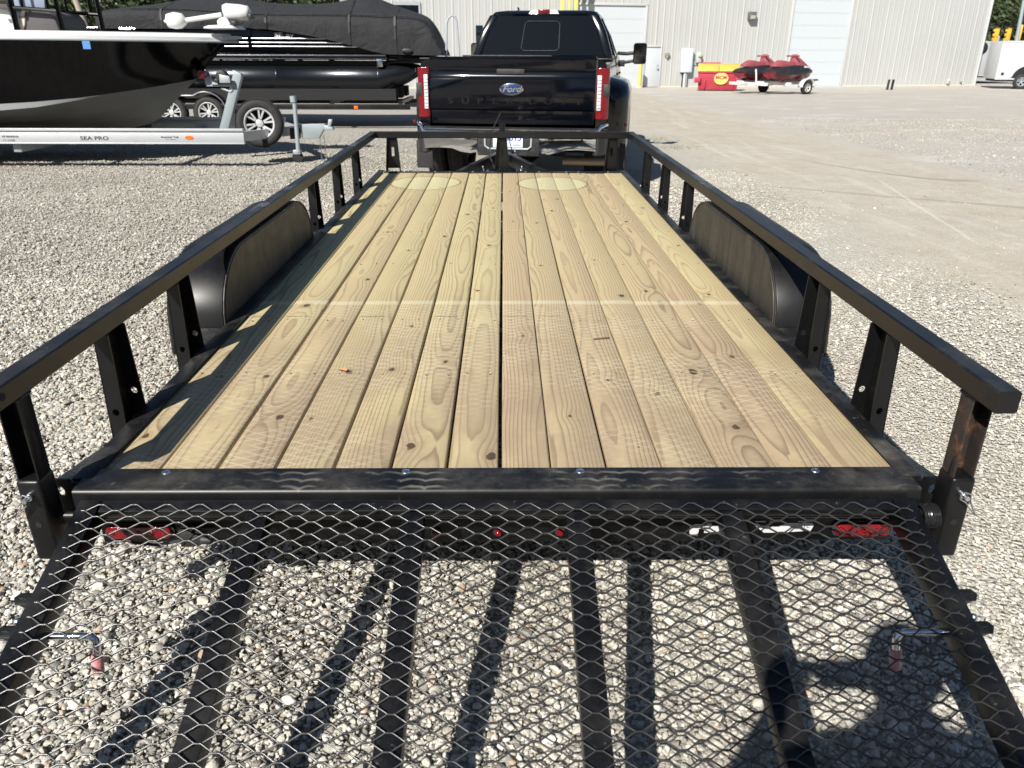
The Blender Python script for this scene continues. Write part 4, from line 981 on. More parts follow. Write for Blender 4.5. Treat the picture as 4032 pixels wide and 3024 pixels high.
for sg in (-1, 1):
    def pil(name, a0, a1, wx, wy):
        b = B(); a0 = Vector(a0); a1 = Vector(a1)
        b.loft([[p + Vector((dx * wx, dy * wy, 0)) for dx, dy in ((-.5, -.5), (.5, -.5), (.5, .5), (-.5, .5))] for p in (a0, a0.lerp(a1, .6) + Vector((sg * .022, 0, .0)), a1)])
        b.build(name, CP, TR, bevel=.015, smooth=True, ang=50)
    pil("rear_pillar", (sg * .852, 2.50, 1.36), (sg * .645, 2.66, 1.86), .11, .14)
    pil("door_pillar", (sg * .885, 3.55, 1.36), (sg * .675, 3.55, 1.86), .05, .10)
    pil("front_pillar", (sg * .865, 4.95, 1.36), (sg * .64, 4.40, 1.86), .07, .09)
    b = B(); b.poly([(sg * .885, 2.56, 1.38), (sg * .885, 4.88, 1.38), (sg * .675, 4.36, 1.85), (sg * .675, 2.70, 1.85)]); b.build("side_window", M['paneglass'], TR)
    # tow mirror on two arms
    mr = bpy.data.objects.new("tow_mirror", None); COL.objects.link(mr); mr.parent = TR; mr.location = (sg * 1.235, 4.40, 1.415)
    b = B(); b.box(-.098, .098, -.05, .05, -.145, .145); b.build("mirror_head", CP, mr, bevel=.035, seg=3, smooth=True)
    b = B(); b.box(-.082, .082, -.056, -.051, -.125, -.05); b.box(-.082, .082, -.056, -.051, -.045, .125); b.build("mirror_glass", Mat("mirror", (.25, .28, .33), .05, 1.0) if sg < 0 else bpy.data.materials["mirror"], mr)
    b = B(); b.tube([(-sg * .33, .10, .005), (-sg * .20, .03, -.002), (-sg * .09, 0, .01)], .026, 8); b.tube([(-sg * .33, .10, -.13), (-sg * .20, .03, -.12), (-sg * .09, 0, -.10)], .022, 8); b.box(*sorted((-sg * .37, -sg * .22)), .04, .16, -.18, -.09); b.build("mirror_arm", M['carplastic'], mr, bevel=.004, smooth=True)
    for y in (2.95, 4.0): b = B(); b.box(*sorted((sg * .945, sg * .975)), y, y + .16, 1.14, 1.17); b.build("door_handle", CP, TR, bevel=.01)
# rear window with a sliding centre pane
def rw(x, t): return (x * (1 - .225 * t), 2.445 + .155 * t, 1.375 + .475 * t)
b = B(); b.prism([rw(-.80, 0), rw(.80, 0), rw(.80, 1), rw(-.80, 1)], (0, .006, 0)); RW = b.build("rear_window", M['paneglass'], TR)
b = B(); b.tube([Vector(rw(x, t)) + Vector((0, -.005, 0)) for x, t in ((-.235, .13), (.175, .13), (.225, .17), (.26, .80), (.22, .86), (-.25, .86), (-.285, .8), (-.285, .18))], .007, 6, close=True); b.build("slider_frame", M['carplastic'], RW, smooth=True)
b = B(); b.prism([(-.845, 4.95, 1.37), (.845, 4.95, 1.37), (.63, 4.42, 1.85), (-.63, 4.42, 1.85)], (0, .006, .003)); b.build("windscreen", M['paneglass'], TR)
b = B(); b.box(-.80, .80, 2.6, 4.9, .7, 1.20); b.box(-.82, .82, 4.55, 4.95, 1.15, 1.36)
for x in (-.42, .42):
    for y in (3.0, 3.95): b.box(x - .24, x + .24, y - .30, y - .16, 1.1, 1.52); b.box(x - .12, x + .12, y - .30, y - .20, 1.54, 1.72)
b.build("seats", M['canvas_grey'], TR, bevel=.03)
# high brake light, aerial
b = B(); b.prism([(-.20, 2.575, 1.868), (.20, 2.575, 1.868), (.165, 2.60, 1.918), (-.165, 2.60, 1.918)], (0, .05, 0)); hb = b.build("high_brake_light", M['clear'], TR, bevel=.008)
b = B(); b.box(-.075, .075, 2.566, 2.60, 1.874, 1.921); b.build("red_segment", M['redlens'], hb, bevel=.004)
b = B(); b.box(-.016, .016, 2.560, 2.57, 1.872, 1.886); b.build("bed_camera", M['dark'], hb)
b = B(); b.prism([(-.40, 2.9, 1.915), (-.40, 3.08, 1.915), (-.40, 2.97, 1.965), (-.40, 2.92, 1.965)], (.03, 0, 0)); b.build("roof_aerial", CP, TR, bevel=.008)
for sg in (-1, 1):
    wheel("wheel", TR, (sg * 1.055, 1.24, .395), (sg, 0, 0), .395, .215, .21, 8, M['chrome'], style=1); wheel("wheel", TR, (sg * .80, 1.24, .395), (sg, 0, 0), .395, .215, .21, 0)
    wheel("wheel", TR, (sg * .86, 5.15, .395), (sg, 0, 0), .395, .24, .21, 8, M['chrome'], style=1)
# ------------------------------------------------------------------ fishing boat on its trailer
def PX(px, py, Y): return P(px, py, Y)
YC = 11.45
BO = thing("fishing_boat", "black hulled centre console fishing boat with white gunwale, bow pointing at the pickup", "boat", (-6.2, YC, .38))
bo = Vector((-6.2, YC, .38))
XB, XS = -3.70, -4.235
def pl(x, pts):
    for (a, va), (c, vc) in zip(pts, pts[1:]):
        if x <= c: t = (x - a) / (c - a); t = max(0, t); return va + (vc - va) * t
    return pts[-1][1]
keel = lambda x: pl(x, [(-10.5, .42), (-6.6, .40), (-5.8, .405), (-5.3, .415), (-5.13, .435), (-4.84, .54), (-4.57, .785), (-4.235, 1.07), (-3.95, 1.335), (-3.70, 1.565)])
def hbw(x): d = max(0, XB - x); return 1.28 * (1 - (1 - min(d / 3.0, 1)) ** 2.1)
def chn(x): d = max(0, XS - x); return 1.10 * (1 - (1 - min(d / 2.9, 1)) ** 1.9), (1.07 - .28 * (1 - (1 - min(d / 2.6, 1)) ** 2)) if d > 0 else keel(x)
gz = lambda x: pl(x, [(-10.5, 1.62), (-6.5, 1.595), (-3.7, 1.585)])
xs = [-10.5, -9.5, -8.5, -7.6, -6.9, -6.4, -6.0, -5.6, -5.3, -5.05, -4.84, -4.7, -4.57, -4.4, -4.28, -4.235, -4.1, -3.98, -3.88, -3.80, -3.74, -3.705]
def top_sec(x, sg):
    cb, cz = chn(x); hb = hbw(x); g = gz(x)
    return [Vector((x, YC + sg * (cb + (hb - cb) * (t ** 1.5)), cz + (g - cz) * t)) - bo for t in (0, .15, .3, .45, .6, .72, .84, .93, 1)]
def bot_sec(x, sg):
    cb, cz = chn(x); k = keel(x); o = []
    for t, dz in ((0, 0), (.3, 0), (.32, .012), (.62, .006), (.64, .018), (.92, .0), (1, -.006)): o.append(Vector((x, YC + sg * cb * t, k + (cz - k) * (t ** 1.15) - dz)) - bo)
    return o
b = B()
for sg in (-1, 1): b.loft([top_sec(x, sg) for x in xs], close=False)
b.build("hull_topsides", M['hullblack'], BO, smooth=True, ang=60)
b = B(); xb_ = [x for x in xs if x <= -4.23]
for sg in (-1, 1): b.loft([bot_sec(x, sg) for x in xb_], close=False)
b.poly([p for p in bot_sec(-10.5, -1)] + [p for p in reversed(top_sec(-10.5, -1))][::-1][-1:]) if False else None
b.build("hull_bottom", M['hullgrey'], BO, smooth=True, ang=25)
b = B(); R1 = [];
for x in [q for q in xs if q <= -5.25]:
    cb, cz = chn(x); w_ = .075 * min(1, max(0, (-5.25 - x) / .9)); k = keel(x)
    R1.append([Vector((x, YC - cb - .004, cz - .004)) - bo, Vector((x, YC - cb * .97 - .012, cz - w_ - .006)) - bo])
b.loft(R1, close=False); b.build("chine_reflection", M['hulllight'], BO, smooth=True)  # pale band standing in for light reflected off the chine flat
# white gunwale and deck cap
b = B()
rows = []
for x in xs:
    hb = hbw(x); g = gz(x); e = .045; hb2 = max(hb - .16, 0)
    rows.append([Vector((x + (.05 if x > -3.9 else 0), YC - hb - e * .4, g - .055)) - bo, Vector((x, YC - hb - e, g - .035)) - bo, Vector((x, YC - hb - e, g + .005)) - bo, Vector((x, YC - hb, g + .045)) - bo, Vector((x, YC - hb2, g + .055)) - bo, Vector((x, YC, g + .055)) - bo,
                 Vector((x, YC + hb2, g + .055)) - bo, Vector((x, YC + hb, g + .045)) - bo, Vector((x, YC + hb + e, g + .005)) - bo, Vector((x, YC + hb + e, g - .035)) - bo, Vector((x, YC + hb + e * .4, g - .055)) - bo])
b.loft(rows, close=False)
fr = rows[-1]; nose = Vector((-3.60, YC, gz(-3.7) - .01)) - bo
vv = b._v(fr); nv = b._v([nose])[0]
for i in range(len(vv) - 1): b._f([vv[i], vv[i + 1], nv])
b.build("gunwale", M['white'], BO, smooth=True, ang=40)
b = B(); b.tube([Vector((x, YC - hbw(x) - .050, gz(x) - .045)) - bo for x in xs] + [nose + Vector((.02, 0, -.03))], .016, 8); b.build("rub_rail", M['grey'], BO, smooth=True)
for cx_ in (-6.3, -4.75): b = B(); yy_ = YC - hbw(cx_) + .05 - YC; zc_ = gz(cx_) + .055 - .38; b.tube([(cx_ + 6.2 - .10, yy_, zc_ + .035), (cx_ + 6.2 + .10, yy_, zc_ + .035)], .012, 8); b.box(cx_ + 6.2 - .03, cx_ + 6.2 + .03, yy_ - .02, yy_ + .02, zc_ - .02, zc_ + .03); b.build("cleat", M['railmetal'], BO, smooth=True)
b = B(); b.box(-3.98 + 6.2, -3.56 + 6.2, -.10, .10, 1.575 - .38, 1.612 - .38); b.build("anchor_plate", M['grey'], BO, bevel=.01)
b = B(); q = PX(820, 182, YC - .93) - bo; b.box(q.x - .0, q.x + .10, q.y - .0, q.y + .004, q.z - .04, q.z + .05)
c0 = PX(368, 178, YC - 1.10) - bo; b2 = B(); b2.box(c0.x - .045, c0.x + .045, -1.275, -1.262, c0.z - .045, c0.z + .045); b2.build("registration_decal", M['blue'], BO); b.bm.free()
# console, leaning post cover, hard-top pipes, windscreen
def slab(name, pts, Y, th, mat, bev=.01, par=BO, org=bo):
    b = B(); b.prism([PX(x, y, Y) - org for x, y in pts], (0, th, 0)); return b.build(name, mat, par, bevel=bev, smooth=True)
slab("console", [(-120, 128), (-120, 20), (8, 20), (34, 38), (66, 128)], YC - .2, .7, M['white'], .03)
slab("console_cover", [(-120, 22), (-120, 4), (0, 4), (24, 12), (38, 38), (4, 36)], YC - .28, .8, M['canvas_grey'], .02)
slab("seat_cover", [(80, 128), (78, 70), (86, 42), (105, 38), (160, 40), (196, 48), (216, 74), (238, 128)], YC - .35, .8, M['canvas_grey'], .03)
slab("seat_piping", [(78, 124), (76, 72), (84, 42), (98, 40), (90, 62), (97, 72), (96, 98), (84, 126)], YC - .375, .03, M['beige'], .004)
slab("seat_strap", [(75, 70), (74, 59), (97, 57), (98, 68)], YC - .39, .02, M['decal_black'], .002)
slab("windscreen", [(44, -40), (52, 22), (176, 31), (170, -40)], YC - .30, .01, Mat("pale_acrylic", (.30, .36, .46), .08, Alpha=.75), .001)
for a, c, r in (((28, -60), (70, 128), .034), ((205, -60), (248, 126), .030), ((46, 30), (230, 44), .026), ((70, -60), (88, 26), .018), ((170, -60), (192, 40), .022), ((-60, 8), (40, 10), .02)):
    b = B(); b.cyl(PX(*a, YC - .42) - bo, PX(*c, YC - .42) - bo, r, 10); b.build("hardtop_pipe", M['hullblack'], BO, smooth=True)
    b = B(); b.cyl(PX(*a, YC - .42) - bo + Vector((.1, .9, 0)), PX(*c, YC - .42) - bo + Vector((.1, .9, 0)), r, 10); b.build("hardtop_pipe", M['hullblack'], BO, smooth=True)
b = B(); b.box(-3.2, -.1, -.75, .75, 2.35, 2.42); b.build("hardtop_roof", M['white'], BO, bevel=.02)
# trolling motor lying on the bow
MO = bpy.data.objects.new("trolling_motor", None); COL.objects.link(MO); MO.parent = BO
g = lambda x, y, Y=YC - .12: PX(x, y, Y) - bo
b = B(); b.tube([g(884, 46), g(892, 45), g(945, 49), g(975, 52), g(984, 54)], [.085, .098, .098, .09, .05], 16); b.build("motor_head", M['white'], MO, smooth=True, ang=50)
b = B(); b.cyl(g(718, 82), g(872, 58), .030, 12); b.build("shaft", M['white'], MO, smooth=True)
b = B(); b.tube([g(656, 83), g(662, 82), g(690, 81), g(715, 82), g(735, 87)], [.03, .085, .105, .095, .03], 14); b.tube([g(648, 84), g(656, 83)], .02, 8); b.build("lower_unit", M['white'], MO, smooth=True, ang=50)
b = B(); b.prism([g(x, y, YC - .2) for x, y in ((852, 84), (862, 72), (880, 68), (893, 72), (908, 96), (880, 102), (858, 99))], (0, .16, 0)); b.prism([g(x, y, YC - .16) for x, y in ((880, 30), (900, 30), (898, 98), (878, 98))], (0, .1, 0)); b.build("mount", M['white'], MO, bevel=.012, smooth=True)
b = B(); b.box(*sorted((g(905, 0).x, g(925, 0).x)), -.2, -.05, g(0, 97).z, g(0, 80).z); b.box(*sorted((g(975, 0).x, g(990, 0).x)), -.2, -.05, g(0, 72).z, g(0, 52).z); b.build("mount_hardware", M['decal_black'], MO, bevel=.01)
b = B(); b.prism([g(x, y, YC - .3) for x, y in ((800, 106), (820, 100), (860, 98), (905, 98), (925, 112), (800, 112))], (0, .5, 0)); b.build("mount_base", M['white'], MO, bevel=.01)

BT = thing("boat_trailer", "aluminium boat trailer with spare wheel and galvanised winch post under the fishing boat", "trailer", (-5.5, YC, 0)); bt = Vector((-5.5, YC, 0))
for sg, y in ((-1, 10.42), (1, 12.48)):
    xr = PX(962, 560, 10.42).x
    b = B(); y0 = y - YC
    b.box(-10 + 5.5, xr + 5.5, y0, y0 + .05, .325, .452); b.box(-10 + 5.5, xr + 5.5, y0 + .018, y0 + .034, .452, .472); b.box(-10 + 5.5, xr + 5.5, y0 - .012, y0 + .062, .472, .502)
    b.box(-10 + 5.5, xr + 5.5, y0 - .008, y0 + .06, .312, .326)
    o = b.build("frame_rail", M['alu'], BT, bevel=.002)
    if sg < 0: RAIL = o
yr = 10.42 - YC - .0012
def rtext(s, px, py, size, sx=1., bold=0): 
    c = PX(px, py, 10.42) - bt; text("rail_lettering", s, size, M['decal_black'], RAIL, face_mat((c.x, yr, c.z), (1, 0, 0), (0, 0, 1)), .0004, sx=sx, bold=bold)
rtext("SEA PRO", 372, 545, .066, 1.45, .0012); rtext("VII MARINA", 40, 538, .034, 1.25, .001); rtext("11-3100", 35, 553, .04, 1.2); rtext("American Trail", 668, 540, .036, 1.05, .0008); rtext("www  made usa", 672, 549, .016, 1.3)
c = PX(745, 542, 10.42) - bt; b = B(); b.prism([(c.x + .055 * cos(2 * pi * k / 20), yr, c.z + .024 * sin(2 * pi * k / 20)) for k in range(20)], (0, -.006, 0)); b.build("side_reflector", M['orange'], RAIL)
# converging tongue, cross bars, bunks, wheels (mostly behind the hull and rails)
b = B()
for y in (10.46, 12.46): 
    a = Vector((PX(955, 560, 10.42).x + 5.5 - .05, y - YC, .40)); c = Vector((-2.95 + 5.5, -.05 if y < YC else .05, .40)); d = (c - a).normalized(); u = Vector((0, 0, 1)).cross(d)
    b.loft([[p + u * i + Vector((0, 0, j)) for i, j in ((-.025, -.06), (.025, -.06), (.025, .06), (-.025, .06))] for p in (a, c)])
b.build("tongue_arms", M['alu'], BT)
for x in (-9.0, -7.2, -5.6, -4.6): b = B(); b.box(x + 5.5 - .04, x + 5.5 + .04, -1.0, 1.0, .30, .37); b.build("cross_bar", M['galv'], BT)
for sg in (-1, 1): b = B(); b.box(-4.5, .3, sg * .5 - .06, sg * .5 + .06, .37, .43); b.build("bunk", M['carplastic'], BT)
b = B(); c = PX(105, 588, 10.7) - bt; b.box(c.x - .05, c.x + .05, c.y - .2, c.y + 1.9, .20, .31); b.build("axle_bracket", M['galv'], BT, bevel=.004)
for x in (-8.5, -7.65): wheel("wheel", BT, (x + 5.5, -.90, .29), (0, -1, 0), .29, .17, .18, 5, M['galv'])
# winch post
b = B(); a = PX(882, 520, YC) - bt; c = PX(938, 296, YC) - bt; d = (c - a).normalized(); u = Vector((0, 1, 0)).cross(d) * .058
b.loft([[p + u * i + Vector((0, j * .05, 0)) for i, j in ((-1, -1), (1, -1), (1, 1), (-1, 1))] for p in (a, c, c + d * .04 - u * .3)]); b.build("winch_post", M['galv'], BT, bevel=.006)
b = B(); g2 = lambda x, y: PX(x, y, YC - .05) - bt
b.tube([g2(838, 332), g2(925, 334)], .028, 4); b.tube([g2(872, 348), g2(910, 362)], .014, 6); b.tube([g2(912, 360), g2(925, 330)], .014, 6); b.build("winch_arm", M['galv'], BT)
b = B(); b.cyl(g2(876, 300) + Vector((0, -.07, 0)), g2(876, 300) + Vector((0, .07, 0)), .075, 18); b.cyl(g2(860, 318) + Vector((0, -.09, 0)), g2(860, 318) + Vector((0, .05, 0)), .03, 12); b.build("winch_drum", M['decal_black'], BT, bevel=.006, smooth=True)
b = B(); b.prism([g2(x, y) + Vector((0, -.10, 0)) for x, y in ((872, 292), (912, 300), (916, 326), (874, 326))], (0, .04, 0)); b.build("winch_housing", M['galv'], BT, bevel=.006)
b = B(); b.cyl(g2(800, 292) + Vector((0, -.1, 0)), g2(800, 292) + Vector((0, .1, 0)), .055, 16); b.build("bow_roller", M['redlens_dark'], BT, bevel=.01, smooth=True)
b = B(); b.prism([g2(x, y) for x, y in ((800, 300), (822, 300), (850, 340), (812, 340))], (0, .08, 0)); b.build("roller_bracket", M['grey'], BT, bevel=.004)
# spare wheel
sw = PX(1023, 485, 10.95) - bt; wheel("spare_wheel", BT, sw, Vector((.22, -1, .03)), .312, .19, .195, 6, M['alloy'])
b = B(); b.cyl(sw + Vector((0, .05, 0)), sw + Vector((-.1, .45, -.05)), .03, 8); b.build("spare_carrier", M['galv'], BT)
# coupler, jack
yj = 11.15 - YC; g3 = lambda x, y, Y=11.15: PX(x, y, Y) - bt
b = B(); b.prism([g3(x, y) for x, y in ((1158, 490), (1278, 488), (1278, 505), (1255, 545), (1190, 547), (1182, 505))], (0, .12, 0)); b.prism([g3(x, y) for x, y in ((1275, 492), (1308, 500), (1314, 513), (1275, 512))], (0, .10, 0)); b.prism([g3(x, y) for x, y in ((1293, 470), (1308, 470), (1300, 502), (1288, 502))], (0, .05, 0)); b.build("coupler", M['galv'], BT, bevel=.008, smooth=True)
b = B(); b.prism([g3(x, y) for x, y in ((1140, 505), (1180, 505), (1178, 548), (1142, 548))], (0, .10, 0)); b.build("actuator", M['carplastic'], BT, bevel=.006)
JK = bpy.data.objects.new("jack", None); COL.objects.link(JK); JK.parent = BT
b = B(); b.cyl(g3(1158, 384, 11.1), g3(1175, 600, 11.1), .030, 12); b.cyl(g3(1153, 378, 11.1), g3(1156, 402, 11.1), .045, 12); b.build("jack_tube", M['galv'], JK, smooth=True)
w_ = g3(1174, 628, 11.13); w_.z = .075; b = B(); b.lathe(w_, (.35, -1, 0), [(-.035, .02), (-.035, .07), (-.02, .075), (.02, .075), (.035, .07), (.035, .02)], 20); b.build("jack_wheel", M['rubber'], JK, smooth=True)
b = B(); b.box(w_.x - .05, w_.x + .05, w_.y - .05, w_.y + .05, .11, .17); b.build("jack_fork", M['galv'], JK, bevel=.006)
for (xa, ya, xb2, yb) in ((1275, 535, 1285, 625), (1260, 540, 1268, 638)):
    b = B(); A = g3(xa, ya); C_ = g3(xb2, yb); n = 14
    for k in range(n):
        p = A.lerp(C_, k / (n - 1)); b.tube([p + Vector((cos(t) * .010 * (k % 2), cos(t) * .010 * ((k + 1) % 2), sin(t) * .018)) for t in [2 * pi * j / 6 for j in range(6)]], .003, 4, close=True)
    b.build("safety_chain", M['zinc'], BT, noweld=True)

# ------------------------------------------------------------------ pontoon boat, cover and trailer
PB = thing("pontoon_boat", "long black pontoon boat with polished rails on its trailer behind the fishing boat", "pontoon boat", (-5, 17.9, .65)); pb = Vector((-5, 17.9, .65))
for yy in (17.0, 18.0, 19.0):
    b = B(); r = .268; zc = .955
    prof = [(-8.55, .2), (-8.5, r), (-6.9, r), (-6.895, r + .004), (-6.88, r + .004), (-6.875, r), (-4.6, r), (-4.595, r + .004), (-4.58, r + .004), (-4.575, r), (-2.55, r), (-2.545, r + .004), (-2.53, r + .004), (-2.5, r), (-2.2, r * .82), (-1.95, r * .5), (-1.80, .04)]
    rings = []
    for x, rr in prof:
        up_ = max(0, (x + 2.5)) * .23
        rings.append([Vector((x, yy + cos(2 * pi * k / 28) * rr, zc + up_ + sin(2 * pi * k / 28) * rr)) - pb for k in range(28)])
    b.loft(rings); o = b.build("pontoon_tube", M['pontoon'], PB, smooth=True, ang=40)
    b = B(); b.box(-8.4 + 5, -2.4 + 5, yy - 17.9 - .012, yy - 17.9 + .012, zc - r - .65 - .035, zc - r - .65 + .01); b.build("keel_strip", M['pontoon'], o)
    b = B(); b.box(-8.3 + 5, -2.3 + 5, yy - 17.9 - .13, yy - 17.9 + .13, zc + r - .65 - .02, zc + r - .65 + .06); b.build("tube_riser", M['dark'], o)
b = B(); b.box(-8.5 + 5, -2.15 + 5, -1.10, 1.35, 1.30 - .65, 1.335 - .65); b.build("deck_frame", M['dark'], PB); b = B(); b.box(-2.36 + 5, -1.45 + 5, -1.08, 1.1, 1.24 - .65, 1.43 - .65); b.build("bow_skirt", M['hullblack'], PB, bevel=.02)
b = B(); b.tube([Vector((x, 16.74, 1.375)) - pb for x in (-8.5, -2.35)], .036, 12); b.tube([Vector((x, 16.76, 1.325)) - pb for x in (-8.5, -2.38)], .022, 10); b.build("rub_rail", M['pontoon'], PB, smooth=True)
b = B(); b.box(-8.45 + 5, -2.4 + 5, 16.80 - 17.9, 16.83 - 17.9, 1.40 - .65, 1.88 - .65); b.box(-8.45 + 5, -2.4 + 5, 18.97 - 17.9, 19.0 - 17.9, 1.40 - .65, 1.88 - .65); b.build("fence_panel", M['hullblack'], PB, bevel=.004)
for z in (1.545, 1.615, 1.69, 1.875):
    for xa, xc in ((-8.45, -5.075), (-5.0, -2.45)): b = B(); b.tube([Vector((xa, 16.785, z)) - pb, Vector((xc, 16.785, z)) - pb], .0165, 10); b.build("fence_rail", M['railmetal'], PB, smooth=True)
b = B(); b.box(-.075, 0.0, 16.765 - 17.9, 16.80 - 17.9, 1.40 - .65, 1.90 - .65); b.build("fence_post", M['hullblack'], PB, bevel=.003)
c = PX(1118, 139, 16.79) - pb; text("fence_lettering", "SE..ay", .12, M['sign_white'], PB, face_mat((c.x, c.y, c.z), (1, 0, 0), (0, 0, 1)), .002, sx=1.4, bold=.003)
b = B(); q = PX(1495, 250, 16.75) - pb; b.box(q.x - .06, q.x + .06, q.y - .01, q.y + .03, q.z - .06, q.z + .09); b.build("bow_bracket", M['railmetal'], PB, bevel=.005)

cv = thing("boat_cover", "taut charcoal canvas cover stretched over the pontoon boat", "boat cover", (-5, 17.9, 1.9)); co = Vector((-5, 17.9, 1.9))
st = [  # px, bottom, shoulder, ridge   (photograph pixels, near plane)
    (372, 112, 60, 52), (384, 112, 48, 40), (412, 112, 34, 26), (520, 112, 33, 18), (640, 112, 34, -4), (760, 110, 38, -30), (880, 106, 48, -22), (960, 108, 54, -4), (1050, 114, 57, 8), (1180, 134, 58, 10), (1300, 157, 58, 4),
    (1380, 178, 58, -24), (1450, 198, 60, -28), (1506, 213, 62, 0), (1560, 215, 64, 22), (1620, 217, 66, 44), (1668, 218, 74, 60), (1692, 218, 96, 84), (1716, 219, 140, 132), (1736, 219, 192, 190), (1748, 219, 214, 213)]
rows = []
for k, (px, b_, s_, r_) in enumerate(st):
    A = PX(px, b_, 16.70); Sh = PX(px, s_, 16.82); Rg = PX(px, r_, 17.9); X = A.x
    X2 = X if px < 1600 else X
    sag = .035 * sin(k * 2.1)
    rows.append([Vector((X, 16.70, A.z)) - co, Vector((X, 16.685 + sag * .4, A.z * .6 + Sh.z * .4)) - co, Vector((X, 16.70 + sag * .5, A.z * .25 + Sh.z * .75)) - co, Vector((X, 16.78, Sh.z)) - co, Vector((X, 17.1, Sh.z * .7 + Rg.z * .3 - .02)) - co,
                 Vector((X, 17.5, Sh.z * .3 + Rg.z * .7)) - co, Vector((X, 17.9, Rg.z)) - co, Vector((X, 18.5, Sh.z * .5 + Rg.z * .5)) - co, Vector((X, 19.02, Sh.z)) - co, Vector((X, 19.1, A.z)) - co])
b = B(); b.loft(rows, close=False)
for row in (rows[0], rows[-1]): b._f(b._v(row))
o = b.build("canvas", M['canvas'], cv, smooth=True, ang=80); sb = o.modifiers.new("s", 'SUBSURF'); sb.levels = sb.render_levels = 2
b = B(); b.tube([rows[k][3] + Vector((0, -.012, .0)) for k in range(3, 18)], .010, 6); b.build("cover_seam", M['canvas'], cv, smooth=True)
for k in (4, 8, 11, 14):
    b = B(); r_ = rows[k]; b.loft([[p + Vector((dx, -.012, .004)) for dx in (-.02, .02)] for p in r_[:6]], close=False); b.build("cover_strap", M['decal_black'], cv)
q = PX(1602, 199, 16.66) - co; b = B(); b.ball(q, .10, 14, (1.1, .25, .45)); b.build("cover_vent", M['carplastic'], cv, smooth=True)

PT = thing("pontoon_trailer", "black tandem pontoon trailer with chrome wheels and a tall grey loop at its front", "trailer", (-5, 17.9, 0)); pt_ = Vector((-5, 17.9, 0))
for y in (16.62, 18.9): b = B(); b.box(-8.3 + 5, -1.9 + 5, y - 17.9, y - 17.9 + .06, .375, .475); b.box(-8.3 + 5, -1.9 + 5, y - 17.9 - .01, y - 17.9 + .07, .37, .39); b.build("frame_rail", M['carplastic'] if y > 17 else M['steel_dusty'], PT, bevel=.002)
for x in (-8, -6.6, -5, -3.5, -2.1): b = B(); b.box(x + 5 - .04, x + 5 + .04, -1.2, 1.0, .475, .54); b.build("cross_bar", M['steel'], PT)
for y in (17.0, 18.0, 19.0):
    for d in (-.16, .16): b = B(); b.box(-8 + 5, -2.2 + 5, y - 17.9 + d - .03, y - 17.9 + d + .03, .54, .78 - .02); b.build("bunk", M['dark'], PT)
for px in (679, 826):
    q = PX(px, 456, 16.62); wheel("wheel", PT, (q.x + 5, 16.66 - 17.9, .305), (0, -1, 0), .305, .20, .20, 6, M['alloy'])
    wheel("wheel", PT, (q.x + 5, 19.0 - 17.9, .305), (0, 1, 0), .305, .20, .20, 6, M['alloy'])
qa, qb = PX(679, 456, 16.62).x + 5, PX(826, 456, 16.62).x + 5
arch = []
for c_ in (qa, qb):
    for k in range(11): a = pi - pi * k / 10; arch.append(Vector((c_ + .40 * cos(a), 0, .33 + .38 * sin(a))))
arch = [p for i, p in enumerate(arch) if not (i > 7 and i < 14 and abs(p.x - (qa + qb) / 2) < .06)]
b = B(); y_ = 16.50 - 17.9
for p, q in zip(arch, arch[1:]): b.poly([(p.x, y_, p.z), (q.x, y_, q.z), (q.x, y_ + .24, q.z), (p.x, y_ + .24, p.z)])
o = b.build("fender", M['hullblack'], PT, smooth=True); o.modifiers.new("t", 'SOLIDIFY').thickness = .01
b = B(); b.tube([(p.x, y_ - .004, p.z) for p in arch], .012, 6); b.build("fender_lip", M['railmetal'], o, smooth=True)
q = PX(1402, 423, 16.61) - pt_; b = B(); b.box(q.x - .04, q.x + .04, q.y - .012, q.y, q.z - .03, q.z + .03); b.build("side_reflector", M['orange'], PT, bevel=.004)
lp = [PX(x, y, 17.3) - pt_ for x, y in ((1757, 214), (1759, 90), (1766, 70), (1778, 60), (1791, 66), (1798, 84), (1808, 214))]
b = B(); b.tube([Vector((lp[0].x, lp[0].y, .45))] + lp + [Vector((lp[-1].x + .05, lp[-1].y, .45))], .022, 10); b.build("loading_loop", M['grey'], PT, smooth=True)
b = B(); b.box(lp[0].x - .9, lp[-1].x + .1, lp[0].y - .05, lp[0].y + .05, .39, .47); b.build("tongue", M['steel_dusty'], PT)
# ------------------------------------------------------------------ metal building
WA, WB_ = Vector((6.80, 41.18, 0)), Vector((25.91, 45.39, 0))
wd = (WB_ - WA).normalized(); wn = Vector((wd.y, -wd.x, 0))      # along the wall, and out of it toward the yard
def wallpt(px, py, off=0.0):
    """where the line of sight through a photo point meets the wall (or a plane off metres in front of it)"""
    v = P(px, py, 1.0) - Vector((0, 0, H)); o = Vector((0, 0, H))
    t = ((WA + wn * off) - o).dot(wn) / v.dot(wn); return o + v * t
def U(px, py=340): return (wallpt(px, py) - WA).dot(wd)
BL = thing("metal_building", "long pale ribbed metal building with white overhead doors behind the yard", "building", tuple(WA), atan2(wd.y, wd.x))
